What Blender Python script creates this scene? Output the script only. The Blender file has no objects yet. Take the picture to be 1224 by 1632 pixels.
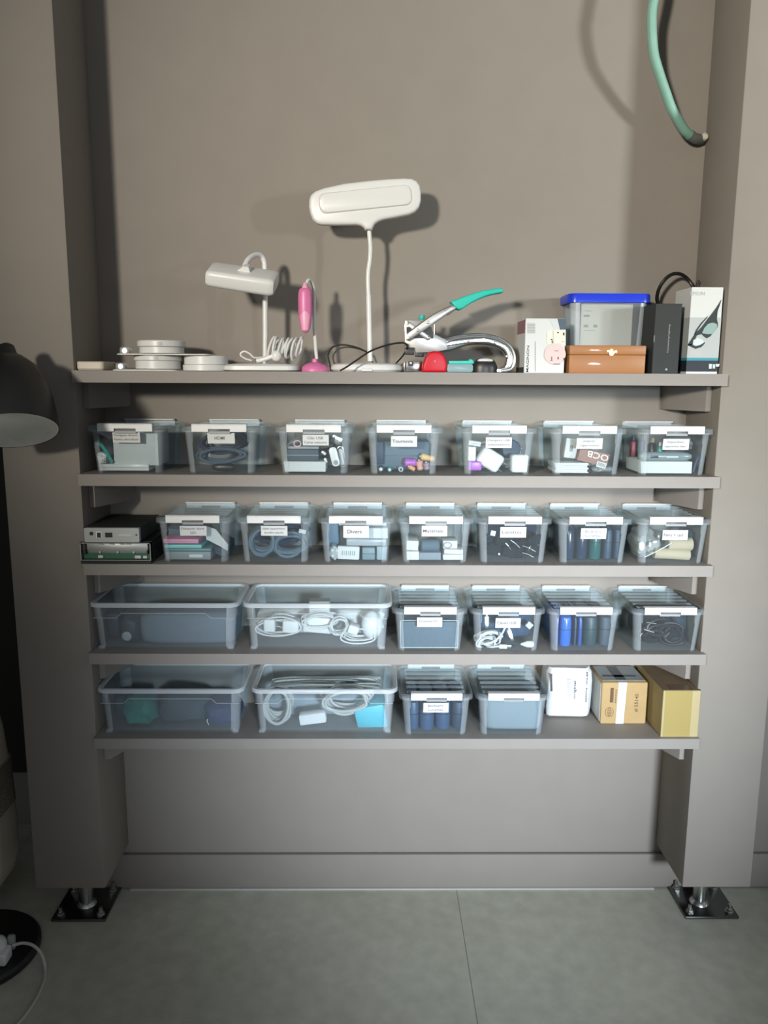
import bpy, bmesh, math, random
from mathutils import Vector, Matrix, Euler
from math import radians as R, pi, sin, cos

S = bpy.context.scene
COL = S.collection
random.seed(7)

# ------------------------------------------------------------------ camera, world, lights, exposure
F, PITCH, ROLL, YAW, CAMZ, CAMD = 1269.0, R(9.88), R(.33), R(-.68), 1.315, 1.675
CM = Matrix.Rotation(YAW, 4, 'Z') @ Matrix.Rotation(pi / 2 - PITCH, 4, 'X') @ Matrix.Rotation(ROLL, 4, 'Z')
cd = bpy.data.cameras.new('camera')
cam = bpy.data.objects.new('camera', cd)
COL.objects.link(cam)
cam.matrix_world = Matrix.Translation((0, -CAMD, CAMZ)) @ CM
cd.sensor_fit = 'VERTICAL'
cd.sensor_height = 36.0
cd.lens = F / 1632 * 36.0
cd.clip_start = .02
S.camera = cam

w = bpy.data.worlds.new('world')
S.world = w
w.use_nodes = True
bg = w.node_tree.nodes['Background']
wn = w.node_tree.nodes
wl = w.node_tree.links
# the unseen room: brighter towards its windows (in front of the shelves and to the right), dim elsewhere
wtc = wn.new('ShaderNodeTexCoord')
wdot = wn.new('ShaderNodeVectorMath'); wdot.operation = 'DOT_PRODUCT'; wdot.inputs[1].default_value = Vector((.62, -.74, .26)).normalized()
wrp = wn.new('ShaderNodeValToRGB')
wrp.color_ramp.elements[0].position = .15; wrp.color_ramp.elements[0].color = (.020, .021, .022, 1)
wrp.color_ramp.elements[1].position = 1.0; wrp.color_ramp.elements[1].color = (.30, .31, .33, 1)
wl.new(wtc.outputs['Generated'], wdot.inputs[0])
wl.new(wdot.outputs['Value'], wrp.inputs[0])
wl.new(wrp.outputs[0], bg.inputs[0])
bg.inputs[1].default_value = 1.0

def spot(name, loc, target, power, size, blend, radius, col):
    l = bpy.data.lights.new(name, 'SPOT')
    l.energy = power; l.spot_size = R(size); l.spot_blend = blend; l.shadow_soft_size = radius; l.color = col
    o = bpy.data.objects.new(name, l)
    COL.objects.link(o)
    o.location = loc
    o.rotation_euler = (Vector(target) - Vector(loc)).to_track_quat('-Z', 'Y').to_euler()
    return o

def window_light(name, loc, target, power, sx, sy, col):
    l = bpy.data.lights.new(name, 'AREA')
    l.shape = 'RECTANGLE'; l.size = sx; l.size_y = sy; l.energy = power; l.color = col
    o = bpy.data.objects.new(name, l)
    COL.objects.link(o)
    o.location = loc
    o.rotation_euler = (Vector(target) - Vector(loc)).to_track_quat('-Z', 'Y').to_euler()
    return o

spot('warm_room_lamp', (-1.65, -3.9, 1.98), (.33, .1, 1.68), 700, 37, 1.0, .17, (1.0, .93, .81))
spot('far_window', (3.75, -3.2, 1.70), (.15, .1, 1.90), 740, 38, 1.0, .24, (.94, 1.0, .97))
spot('low_cool_fill', (.95, -3.7, 1.30), (.33, .1, .56), 1150, 26.5, 1.0, .28, (.79, .89, 1.0))  # unseen cool spot added to brighten the lower wall and floor

S.view_settings.view_transform = 'Standard'
S.view_settings.look = 'None'
S.view_settings.gamma = 1
S.view_settings.use_curve_mapping = False
S.view_settings.exposure = 0.0
S.cycles.transparent_max_bounces = 40
S.cycles.max_bounces = 8

# ------------------------------------------------------------------ helpers
def P(px, py, y):
    """point of the plane at depth y seen at photo position (px, py)"""
    d = CM.to_3x3() @ Vector(((px - 612) / F, -(py - 816) / F, -1))
    t = (y + CAMD) / d.y
    return Vector((0, -CAMD, CAMZ)) + d * t

def lin(v):
    v /= 255.0
    return v / 12.92 if v <= .04045 else ((v + .055) / 1.055) ** 2.4

def rgb(r, g, b):
    return (lin(r), lin(g), lin(b), 1)

MATS = {}
def mat(name, col, rough=.6, metal=0, var=0, scale=30, bump=0, spec=.5, coat=0):
    if name in MATS:
        return MATS[name]
    m = bpy.data.materials.new(name)
    m.use_nodes = True
    nt = m.node_tree
    b = nt.nodes['Principled BSDF']
    b.inputs['Base Color'].default_value = col
    b.inputs['Roughness'].default_value = rough
    b.inputs['Metallic'].default_value = metal
    b.inputs['Specular IOR Level'].default_value = spec
    b.inputs['Coat Weight'].default_value = coat
    if var or bump:
        tc = nt.nodes.new('ShaderNodeTexCoord')
        n = nt.nodes.new('ShaderNodeTexNoise')
        n.inputs['Scale'].default_value = scale
        n.inputs['Detail'].default_value = 4
        nt.links.new(tc.outputs['Object'], n.inputs['Vector'])
        if var:
            mx = nt.nodes.new('ShaderNodeMix')
            mx.data_type = 'RGBA'
            mx.inputs[6].default_value = tuple(c * (1 - var) for c in col[:3]) + (1,)
            mx.inputs[7].default_value = tuple(min(1, c * (1 + var)) for c in col[:3]) + (1,)
            nt.links.new(n.outputs['Fac'], mx.inputs[0])
            nt.links.new(mx.outputs[2], b.inputs['Base Color'])
        if bump:
            bp = nt.nodes.new('ShaderNodeBump')
            bp.inputs['Strength'].default_value = bump
            bp.inputs['Distance'].default_value = .002
            nt.links.new(n.outputs['Fac'], bp.inputs['Height'])
            nt.links.new(bp.outputs['Normal'], b.inputs['Normal'])
    MATS[name] = m
    return m

def clear(name, haze, tint=(.93, .96, .97), col=(.82, .88, .92), rough=.28):
    """see-through plastic: partly clear, partly milky"""
    if name in MATS:
        return MATS[name]
    m = bpy.data.materials.new(name)
    m.use_nodes = True
    nt = m.node_tree
    b = nt.nodes['Principled BSDF']
    b.inputs['Base Color'].default_value = col + (1,)
    b.inputs['Roughness'].default_value = rough
    t = nt.nodes.new('ShaderNodeBsdfTransparent')
    t.inputs[0].default_value = tint + (1,)
    mx = nt.nodes.new('ShaderNodeMixShader')
    mx.inputs[0].default_value = haze
    nt.links.new(t.outputs[0], mx.inputs[1])
    nt.links.new(b.outputs[0], mx.inputs[2])
    nt.links.new(mx.outputs[0], nt.nodes['Material Output'].inputs[0])
    MATS[name] = m
    return m

class MB:
    """collects shapes and links them as one mesh object"""
    def __init__(self):
        self.bm = bmesh.new()

    def _add(self, t, mi=0, M=None):
        if M is not None:
            bmesh.ops.transform(t, matrix=M, verts=t.verts)
        bmesh.ops.recalc_face_normals(t, faces=t.faces)
        for f in t.faces:
            if mi is not None:
                f.material_index = mi
        me = bpy.data.meshes.new('t')
        t.to_mesh(me)
        t.free()
        self.bm.from_mesh(me)
        bpy.data.meshes.remove(me)
        return self

    def box(self, c, s, rot=(0, 0, 0), bev=0, seg=2, mi=0):
        t = bmesh.new()
        bmesh.ops.create_cube(t, size=1)
        bmesh.ops.scale(t, vec=s, verts=t.verts)
        if bev:
            bmesh.ops.bevel(t, geom=t.edges[:], offset=min(bev, min(s) * .49), segments=seg, profile=.5, affect='EDGES')
        return self._add(t, mi, Matrix.Translation(c) @ Euler(rot).to_matrix().to_4x4())

    def bb(self, x0, x1, y0, y1, z0, z1, bev=0, seg=2, mi=0):
        return self.box(((x0 + x1) / 2, (y0 + y1) / 2, (z0 + z1) / 2), (abs(x1 - x0), abs(y1 - y0), abs(z1 - z0)), bev=bev, seg=seg, mi=mi)

    def prism(self, pts, y0, y1, bev=0, mi=0, seg=2):
        """outline in x,z extruded from y0 to y1"""
        t = bmesh.new()
        vs = [t.verts.new((x, y0, z)) for x, z in pts]
        f = t.faces.new(vs)
        r = bmesh.ops.extrude_face_region(t, geom=[f])
        bmesh.ops.translate(t, vec=(0, y1 - y0, 0), verts=[v for v in r['geom'] if isinstance(v, bmesh.types.BMVert)])
        if bev:
            ed = [e for e in t.edges if abs(e.verts[0].co.y - e.verts[1].co.y) < 1e-7]
            bmesh.ops.bevel(t, geom=ed, offset=bev, segments=seg, profile=.5, affect='EDGES')
        return self._add(t, mi)

    def slab(self, pts, z0, z1, mi=0):
        """outline in x,y extruded from z0 to z1"""
        t = bmesh.new()
        f = t.faces.new([t.verts.new((x, y, z0)) for x, y in pts])
        r = bmesh.ops.extrude_face_region(t, geom=[f])
        bmesh.ops.translate(t, vec=(0, 0, z1 - z0), verts=[v for v in r['geom'] if isinstance(v, bmesh.types.BMVert)])
        return self._add(t, mi)

    def tube(self, pts, r, seg=8, closed=False, mi=0, smooth=0, flat=1.0):
        pts = [Vector(p) for p in pts]
        if smooth:
            pts = spline(pts, smooth, closed)
        n = len(pts)
        rs = r if isinstance(r, (list, tuple)) else [r] * n
        if len(rs) != n:
            rs = [rs[min(len(rs) - 1, int(i * len(rs) / n))] for i in range(n)]
        t = bmesh.new()
        rings = []
        up = None
        for i, p in enumerate(pts):
            a = pts[i - 1] if (i > 0 or closed) else p
            b = pts[(i + 1) % n] if (i < n - 1 or closed) else p
            d = (b - a)
            d = d.normalized() if d.length > 1e-9 else Vector((0, 0, 1))
            if up is None:
                up = d.orthogonal().normalized()
            up = (up - d * up.dot(d))
            up = up.normalized() if up.length > 1e-6 else d.orthogonal().normalized()
            sd = d.cross(up)
            rings.append([t.verts.new(p + (up * cos(2 * pi * k / seg) * flat + sd * sin(2 * pi * k / seg)) * rs[i]) for k in range(seg)])
        for i in range(n if closed else n - 1):
            A, B = rings[i], rings[(i + 1) % n]
            for k in range(seg):
                t.faces.new((A[k], A[(k + 1) % seg], B[(k + 1) % seg], B[k]))
        if not closed:
            t.faces.new(rings[0][::-1])
            t.faces.new(rings[-1])
        return self._add(t, mi)

    def lathe(self, prof, c=(0, 0, 0), rot=(0, 0, 0), seg=36, mi=0, sx=1, sy=1):
        """profile of (radius, z) turned about z"""
        t = bmesh.new()
        rings = []
        for r, z in prof:
            if r < 1e-6:
                rings.append([t.verts.new((0, 0, z))])
            else:
                rings.append([t.verts.new((r * cos(2 * pi * k / seg) * sx, r * sin(2 * pi * k / seg) * sy, z)) for k in range(seg)])
        for A, B in zip(rings, rings[1:]):
            for k in range(seg):
                k2 = (k + 1) % seg
                if len(A) == 1 and len(B) == 1:
                    continue
                if len(A) == 1:
                    t.faces.new((A[0], B[k2], B[k]))
                elif len(B) == 1:
                    t.faces.new((A[k], A[k2], B[0]))
                else:
                    t.faces.new((A[k], A[k2], B[k2], B[k]))
        if len(rings[0]) > 1:
            t.faces.new(rings[0][::-1])
        if len(rings[-1]) > 1:
            t.faces.new(rings[-1])
        return self._add(t, mi, Matrix.Translation(c) @ Euler(rot).to_matrix().to_4x4())

    def ball(self, c, s, rot=(0, 0, 0), sub=3, lump=0, seed=0, mi=0, pw=1.0):
        t = bmesh.new()
        bmesh.ops.create_icosphere(t, subdivisions=sub, radius=1)
        rn = random.Random(seed)
        ph = [rn.uniform(0, 6.3) for _ in range(6)]
        for v in t.verts:
            co = v.co
            if pw != 1.0:
                co = Vector(math.copysign(abs(q) ** pw, q) for q in co)
            k = 1 + lump * (sin(5 * v.co.x + ph[0]) * cos(4 * v.co.z + ph[1]) + .6 * sin(9 * v.co.z + ph[2] + 5 * v.co.x) + .4 * sin(13 * v.co.x + ph[3] + 6 * v.co.y))
            v.co = Vector((co.x * s[0], co.y * s[1], co.z * s[2])) * k
        return self._add(t, mi, Matrix.Translation(c) @ Euler(rot).to_matrix().to_4x4())

    def loft(self, rings, cap0=True, cap1=True, mi=0, corner_mi=None, nseg=None):
        t = bmesh.new()
        vr = [[t.verts.new(p) for p in ring] for ring in rings]
        n = len(rings[0])
        for A, B in zip(vr, vr[1:]):
            for k in range(n):
                f = t.faces.new((A[k], A[(k + 1) % n], B[(k + 1) % n], B[k]))
                f.material_index = mi
                if corner_mi is not None and (k % (nseg + 1)) != nseg:
                    f.material_index = corner_mi
        if cap0:
            t.faces.new(vr[0][::-1]).material_index = mi
        if cap1:
            t.faces.new(vr[-1]).material_index = mi
        return self._add(t, None)

    def text(self, s, c, wd, ht, M=None, mi=0, face='front'):
        """writing fitted into wd x ht, centred at c, facing the camera side (-y)"""
        cu = bpy.data.curves.new('t', 'FONT')
        cu.body = s
        cu.extrude = .02
        cu.offset = .008
        cu.resolution_u = 2
        cu.align_x = 'CENTER'
        ob = bpy.data.objects.new('t', cu)
        COL.objects.link(ob)
        bpy.context.view_layer.update()
        me = bpy.data.meshes.new_from_object(ob.evaluated_get(bpy.context.evaluated_depsgraph_get()))
        bpy.data.objects.remove(ob)
        bpy.data.curves.remove(cu)
        t = bmesh.new()
        t.from_mesh(me)
        bpy.data.meshes.remove(me)
        xs = [v.co.x for v in t.verts]; ys = [v.co.y for v in t.verts]
        cx, cy = (min(xs) + max(xs)) / 2, (min(ys) + max(ys)) / 2
        kx = wd / max(1e-6, max(xs) - min(xs)); ky = ht / max(1e-6, max(ys) - min(ys))
        for v in t.verts:
            v.co = ((v.co.x - cx) * kx, (v.co.y - cy) * ky, v.co.z * .01)
        MM = Matrix.Translation(c) @ (M if M is not None else Matrix.Identity(4)) @ Matrix.Rotation(pi / 2, 4, 'X')
        return self._add(t, mi, MM)

    def build(self, name, mats, parent=None, loc=(0, 0, 0), flat=False, sharp=.6):
        bm = self.bm
        for f in bm.faces:
            f.smooth = not flat
        for e in bm.edges:
            if len(e.link_faces) == 2 and e.calc_face_angle(0) > sharp:
                e.smooth = False
        me = bpy.data.meshes.new(name)
        bm.to_mesh(me)
        bm.free()
        for m in (mats if isinstance(mats, (list, tuple)) else [mats]):
            me.materials.append(m)
        o = bpy.data.objects.new(name, me)
        COL.objects.link(o)
        o.location = loc
        if parent is not None:
            o.parent = parent
        return o

def spline(pts, k, closed=False):
    out = []
    n = len(pts)
    for i in range(n if closed else n - 1):
        p1, p2 = pts[i], pts[(i + 1) % n]
        p0 = pts[i - 1] if (i > 0 or closed) else p1 + (p1 - p2)
        p3 = pts[(i + 2) % n] if (i < n - 2 or closed) else p2 + (p2 - p1)
        for j in range(k):
            t = j / k
            out.append(.5 * ((2 * p1) + (p2 - p0) * t + (2 * p0 - 5 * p1 + 4 * p2 - p3) * t * t + (3 * p1 - p0 - 3 * p2 + p3) * t ** 3))
    if not closed:
        out.append(pts[-1].copy())
    return out

def rrect(wd, d, rc, z, cy=0, n=5, cx=0):
    """rounded rectangle ring, counter-clockwise, (n+1) points per corner"""
    out = []
    for (sx, sy, a0) in ((1, 1, 0), (-1, 1, pi / 2), (-1, -1, pi), (1, -1, 3 * pi / 2)):
        for k in range(n + 1):
            a = a0 + k * pi / 2 / n
            out.append(Vector((cx + sx * (wd / 2 - rc) + rc * cos(a), cy + sy * (d / 2 - rc) + rc * sin(a), z)))
    return out

def rrect_xz(wd, ht, rc, n=6):
    return [(v.x, v.y) for v in rrect(wd, ht, rc, 0, n=n)]

def rot2(pts, a, c=(0, 0)):
    return [(c[0] + x * cos(a) - z * sin(a), c[1] + x * sin(a) + z * cos(a)) for x, z in pts]

def tag(o, label, cat, group=None, kind=None):
    if label: o['label'] = label
    if cat: o['category'] = cat
    if group: o['group'] = group
    if kind: o['kind'] = kind
    return o

def thing(name, label, cat, loc=(0, 0, 0), group=None, rz=0):
    o = bpy.data.objects.new(name, None)
    o.empty_display_size = .02
    COL.objects.link(o)
    o.location = loc
    o.rotation_euler = (0, 0, rz)
    return tag(o, label, cat, group)

def struct(name, mb, m):
    return tag(mb.build(name, m), None, None, None, 'structure')

def copy_tree(root, loc):
    r = root.copy(); COL.objects.link(r); r.location = loc
    for ch in list(root.children):
        c = ch.copy(); COL.objects.link(c); c.parent = r
        for g in list(ch.children):
            d = g.copy(); COL.objects.link(d); d.parent = c
    return r

# ------------------------------------------------------------------ materials
paint = mat('taupe_wall_paint', (.262, .238, .208, 1), .75, var=.05, scale=14, bump=.12, spec=.25)
paint2 = mat('taupe_shelf_paint', (.275, .252, .230, 1), .6, var=.05, scale=22, bump=.1, spec=.35)
white = mat('white_plastic', (.72, .73, .72, 1), .35)
whitem = mat('white_matt_plastic', (.68, .68, .66, 1), .55)
offwhite = mat('off_white_plastic', (.58, .58, .55, 1), .45)
cream = mat('cream_plastic', (.66, .61, .50, 1), .5)
paper = mat('white_paper', (.62, .64, .63, 1), .8)
ink = mat('grey_ink', (.09, .09, .11, 1), .8)
inkl = mat('pale_grey_ink', (.17, .17, .19, 1), .8)
black = mat('black_plastic', (.012, .012, .012, 1), .4)
blackm = mat('black_matt_card', (.022, .026, .025, 1), .7)
chrome = mat('chrome_steel', (.72, .71, .69, 1), .16, 1.0)
steel = mat('brushed_steel', (.55, .56, .54, 1), .3, 1.0, var=.1, scale=60)
dsteel = mat('dark_steel', (.18, .19, .185, 1), .25, 1.0)
teal = mat('turquoise_grip', (.02, .52, .43, 1), .45)
red = mat('red_plastic', (.55, .006, .02, 1), .38, spec=.3)
pink = mat('pink_plastic', (.66, .17, .37, 1), .4)
pinkl = mat('pale_pink_plastic', (.80, .36, .52, 1), .4)
navy = mat('navy_fabric', (.012, .028, .065, 1), .75, var=.3, scale=80)
dblue = mat('dark_blue_plastic', (.02, .045, .085, 1), .5)
slate = mat('slate_grey_plastic', (.05, .075, .10, 1), .6)
greyb = mat('blue_grey_fabric', (.14, .18, .22, 1), .8, var=.15, scale=60)
mgrey = mat('mid_grey_plastic', (.30, .31, .31, 1), .5)
lgrey = mat('light_grey_card', (.58, .60, .60, 1), .7)
blueb = mat('bright_blue_plastic', (.02, .10, .55, 1), .4)
card = mat('brown_cardboard', (.42, .29, .13, 1), .8, var=.1, scale=40)
cardy = mat('tan_cardboard', (.42, .35, .18, 1), .75, var=.06, scale=25)
cardd = mat('dark_brown_cardboard', (.17, .12, .07, 1), .75, var=.1, scale=25)
tape = mat('clear_tan_tape', (.36, .28, .10, 1), .35)
tapew = mat('white_tape', (.56, .55, .51, 1), .6)
tapeg = mat('grey_packing_tape', (.30, .34, .35, 1), .3)
green = mat('green_circuit_board', (.02, .12, .06, 1), .45)
tealc = mat('teal_cloth', (.03, .20, .16, 1), .8, var=.2, scale=60)
tealb = mat('teal_plastic', (.02, .33, .27, 1), .4)
cyan = mat('cyan_plastic', (.05, .48, .60, 1), .5)
purple = mat('purple_plastic', (.42, .12, .50, 1), .35)
beige = mat('beige_paper_roll', (.46, .38, .26, 1), .8, var=.08, scale=40)
orange = mat('orange_rubber', (.66, .30, .12, 1), .5)
brown = mat('brown_printed_card', (.28, .15, .12, 1), .6)
brass = mat('brass', (.80, .60, .25, 1), .3, 1.0)
clear_tub = clear('clear_box_plastic', .024)
clear_edge = clear('thick_box_corner_plastic', .13)
clear_lid = clear('clear_lid_plastic', .022)
lid_rib = clear('thick_lid_plastic', .13)
lid_bar = clear('lid_louvre_plastic', .12)
frost = clear('frosted_box_plastic', .058)
frost_edge = clear('frosted_corner_plastic', .19)
frost_lid = clear('frosted_lid_plastic', .06)
frost_rim = clear('frosted_rim_plastic', .52)
film = clear('clear_blister_film', .25, col=(.9, .92, .92), rough=.12)

# ------------------------------------------------------------------ setting
XL0, XL, XR, XR1 = -.790, -.6275, .730, .892
struct('wall_back', MB().bb(XL0 + .01, 2.6, .20, .32, 0, 2.75), paint)
struct('wall_left', MB().bb(-2.6, XL0 + .08, .80, .90, 0, 2.75), mat('recess_shade_wall', (.035, .030, .026, 1), .8))  # added recess wall; its near-black colour stands in for shade beside the post
struct('baseboard_back', MB().bb(XL0 + .02, XR1 + 1.7, .188, .1999, .004, .097, bev=.002), paint)
struct('trim_1', MB().bb(XL + .002, XR - .002, .183, .1999, 0, .0045), mat('pale_caulk', (.45, .43, .40, 1), .6))

# unseen panel added to keep the right-hand light off the niche's left
struct('shade_panel', MB().bb(1.35, 2.50, -2.14, -2.04, 0, 2.75), paint)

fl = bpy.data.materials.new('grey_stone_tile')
fl.use_nodes = True
nt = fl.node_tree
b = nt.nodes['Principled BSDF']
tc = nt.nodes.new('ShaderNodeTexCoord')
n1 = nt.nodes.new('ShaderNodeTexNoise'); n1.inputs['Scale'].default_value = 26; n1.inputs['Detail'].default_value = 8
n2 = nt.nodes.new('ShaderNodeTexNoise'); n2.inputs['Scale'].default_value = 2.2; n2.inputs['Detail'].default_value = 3
rp = nt.nodes.new('ShaderNodeValToRGB')
rp.color_ramp.elements[0].position = .3; rp.color_ramp.elements[0].color = (.40, .40, .325, 1)
rp.color_ramp.elements[1].position = .75; rp.color_ramp.elements[1].color = (.62, .62, .515, 1)
ad = nt.nodes.new('ShaderNodeMath'); ad.operation = 'MULTIPLY_ADD'; ad.inputs[1].default_value = .5
nt.links.new(tc.outputs['Object'], n1.inputs['Vector']); nt.links.new(tc.outputs['Object'], n2.inputs['Vector'])
nt.links.new(n1.outputs['Fac'], ad.inputs[0])
hl = nt.nodes.new('ShaderNodeMath'); hl.operation = 'MULTIPLY'; hl.inputs[1].default_value = .5
nt.links.new(n2.outputs['Fac'], hl.inputs[0]); nt.links.new(hl.outputs[0], ad.inputs[2])
nt.links.new(ad.outputs[0], rp.inputs[0])
nt.links.new(rp.outputs[0], b.inputs['Base Color'])
b.inputs['Roughness'].default_value = .42
grout = mat('floor_grout', (.36, .36, .32, 1), .8)
mb = MB()
GX, T = .215, 1.2
for i in range(-3, 3):
    for j in range(-4, 1):
        x0, y0 = GX + i * T, .19 + (j - .75) * T + 1.2 * .0
        mb.bb(x0 + .0011, x0 + T - .0011, y0 + .0011, y0 + T - .0011, -.012, 0)
mb.bb(GX - 3.6, GX + 3.6, -4.6, 1.4, -.03, -.001, mi=1)
struct('floor', mb, [fl, grout])

# ------------------------------------------------------------------ posts with steel feet
def post(x0, x1, pc, tc_, label):
    t = thing('timber_post', label, 'post', ((x0 + x1) / 2, .109, 0), 'painted posts either side of the niche')
    ox, oy = (x0 + x1) / 2, .109
    MB().bb(x0 - ox, x1 - ox, .018 - oy, .1995 - oy, .1225, 2.74, bev=.003).build('beam', paint, t)
    MB().bb(pc[0] - .066 - ox, pc[0] + .066 - ox, pc[1] - .066 - oy, pc[1] + .060 - oy, 0, .007, bev=.0015).build('base_plate', dsteel, t)
    MB().lathe([(.0, .007), (.024, .007), (.022, .011), (.0165, .016), (.0165, .1225), (0, .1225)], (tc_[0] - ox, tc_[1] - oy, 0)).build('foot_tube', steel, t)
    for sx in (-1, 1):
        for sy in (-1, 1):
            MB().lathe([(0, .007), (.011, .007), (.011, .009), (.008, .0092), (.008, .015), (.0045, .0155), (.0045, .027), (0, .027)],
                       (pc[0] + sx * .049 - ox, pc[1] + (sy * .047 if sy < 0 else .044) - oy, 0), seg=6).build('bolt', steel, t)
    return t
post(XL0, XL, (-.715, .130), (-.715, .125), 'taupe painted post left of the shelves, on a steel foot')
post(XR, XR1, (.832, .135), (.822, .127), 'taupe painted post right of the shelves, on a steel foot')

# ------------------------------------------------------------------ shelves
SZ = [1.3175, 1.1015, .907, .7053, .506]
XS0, XS1 = -.6225, .7355
TH = .0245
names = ['topmost taupe shelf board carrying the lamps and hand press',
         'second taupe shelf board from the top carrying seven small clear boxes',
         'middle taupe shelf board carrying seven clear boxes and two drive cases',
         'fourth taupe shelf board from the top carrying two wide boxes and four small ones',
         'lowest taupe shelf board carrying parcels at its end']
proto = thing('shelf_board', names[0], 'shelf', (0, 0, SZ[0]), 'five shelf boards in the niche')
e = .0008
MB().slab([(XS0 - .004, 0), (XS1, 0), (XS1, .0175), (XR - e, .0175), (XR - e, .199), (XL + e, .199), (XL + e, .0175), (XS0 - .004, .0175)], -TH, 0).build('board', paint2, proto)
for s, x in ((1, XL + e), (-1, XR - e)):
    pts = [(0, .199), (.060, .199), (.060, .160), (.012, .060), (0, .060)]
    MB().slab([(x + s * a, b_) for a, b_ in pts], -TH - .056, -TH - .0002).build('cleat', paint2, proto)
for i in range(1, 5):
    c = copy_tree(proto, (0, 0, SZ[i]))
    c['label'] = names[i]

# ------------------------------------------------------------------ small clip-lid boxes
HB = .107
def small_proto():
    t = thing('storage_box', 'x', 'storage box', (0, 0, 0), 'small clear clip-lid storage boxes')
    N = 5
    CY = .099
    rr = lambda w_, d_, rc, z: rrect(w_, d_, rc, z, CY, N)
    mb = MB()
    mb.loft([rr(.136, .160, .012, .0005), rr(.140, .164, .014, .003), rr(.154, .178, .016, .092), rr(.1515, .1755, .015, .092), rr(.138, .162, .013, .004)],
            mi=0, corner_mi=1, nseg=N)
    for sx in (-1, 1):                                   # clip guides moulded on the front face
        mb.box((sx * .0585, .0112, .079), (.0016, .0022, .021), rot=(.08, 0, 0), mi=1)
    mb.build('tub', [clear_tub, clear_edge], t)
    mb = MB()
    # lid: skirt with rounded corners, step, flat top
    mb.loft([rr(.162, .186, .016, .0885), rr(.1665, .1885, .018, .0895), rr(.1655, .1875, .018, .0995), rr(.158, .180, .016, .1015), rr(.150, .172, .014, .1000),
             rr(.148, .170, .014, .0980)], cap0=False, cap1=False, mi=1, corner_mi=1, nseg=N)
    mb.loft([rr(.148, .170, .014, .0968), rr(.148, .170, .014, .0980)], mi=3)
    for k in range(6):                                    # louvre ribs
        yy = CY - .068 + k * .0272
        mb.bb(-.066, .066, yy - .0055, yy + .0055, .0975, .1008, bev=.001, seg=1, mi=0)
    mb.bb(-.0225, .0225, .0040, .0064, .0865, .0915, mi=2)
    mb.build('lid', [lid_bar, lid_rib, mgrey, clear_lid], t)
    for k, (yf, sgn) in enumerate(((.0030, -1), (CY * 2 - .0030, 1))):
        mb = MB()
        W, Hh, nz = .0575, .0165, .0225
        z1 = HB; z0 = HB - Hh
        pts = [(-W, z0), (-nz, z0), (-nz, z0 + .0058), (nz, z0 + .0058), (nz, z0), (W, z0), (W, z1), (-W, z1)]
        mb.prism(pts, yf - .0022 if sgn < 0 else yf - .001, yf + .001 if sgn < 0 else yf + .0022, bev=.0006, seg=1)
        ya, yb = (yf - .0022, yf + .013) if sgn < 0 else (yf - .013, yf + .0022)
        mb.bb(-W, W, ya, yb, z1 - .0035, z1, bev=.0012, seg=1)
        mb.build('handle', white, t)
    return t

ROWS = {
 1: [(199, 'papers'), (349, 'HDMI'), (500, 'usb'), (644, 'tour'), (796, 'charg'), (940, 'cig'), (1080, 'pipe')],
 2: [(307, ''), (436.6, ''), (567, ''), (695, ''), (821, ''), (950, ''), (1078, '')],
 3: [(686, ''), (811, ''), (934.5, ''), (1069, '')],
 4: [(696, ''), (819, '')],
}
HV = {1: 681, 2: 829, 3: 973, 4: 1110}
INFO = {
 (1, 0): ('small clear box with a teal gadget and grey papers, first on second shelf', ['Gadgets divers', 'Papiers, autocollants'], (180, 223, 689, 705.5)),
 (1, 1): ('small clear clip-lid box labelled HDMI', ['HDMI'], (331, 374, 690, 707)),
 (1, 2): ('small clear clip-lid box labelled for USB keys, holding a white USB key', ['Clés USB', 'Cartes mémoire'], (482.5, 524, 693, 710)),
 (1, 3): ('small clear clip-lid box labelled Tournevis', ['Tournevis'], (623, 665, 695, 712)),
 (1, 4): ('small clear clip-lid box of white chargers above a purple one', ['Chargeurs USB', 'adaptateurs'], (774, 816, 697, 714)),
 (1, 5): ('small clear clip-lid box holding a brown rolling-paper pack', ['paquet', 'cigarettes'], (918.5, 961, 698.5, 715.5)),
 (1, 6): ('small clear clip-lid box over a long white carton, last on second shelf', ['liquides', 'cigarettes élec.'], (1056, 1099, 699.5, 717)),
 (2, 0): ('small clear box with pink and teal slim cases, beside the drive cases', ['Disques durs', 'SSD'], (287, 329, 838, 854)),
 (2, 1): ('small clear clip-lid box of dark blue cables with two-line label, middle shelf', ['câbles casque/micro', 'audio/jack'], (416, 458, 838, 854)),
 (2, 2): ('small clear clip-lid box labelled Divers with a barcode packet', ['Divers'], (547, 588, 838, 857)),
 (2, 3): ('small clear clip-lid box with a blue-grey roll between white cartons', ['Matériels'], (672, 713, 838, 855)),
 (2, 4): ('small clear clip-lid box labelled Lunettes full of dark glasses', ['Lunettes'], (797, 839, 840, 857)),
 (2, 5): ('small clear clip-lid box of dark cases on middle shelf, one case green', ['Boîtiers', 'Lunettes'], (925.5, 967, 842, 859)),
 (2, 6): ('small clear clip-lid box holding beige paper rolls', ['Films + cad.'], (1055.5, 1097, 845, 861)),
 (3, 0): ('small clear clip-lid box filled by one plain blue-grey speaker', ['Enceintes BT', '2'], (664.5, 705, 984, 999.5)),
 (3, 1): ('small clear clip-lid box of coiled white USB cable', ['Câbles USB'], (789.5, 830, 985, 1001)),
 (3, 2): ('small clear clip-lid box of upright bright blue cases, without paper label', None, None),
 (3, 3): ('small clear box of dark tangled items without label, last on fourth shelf', None, None),
 (4, 0): ('small clear clip-lid box of dark blue cases on lowest shelf', ['Boîtiers', 'Lunettes'], (674.5, 715, 1120, 1136)),
 (4, 1): ('small clear clip-lid box of pale grey cloth beside white parcel', None, None),
}
pr = None
BOX = {}
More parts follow.
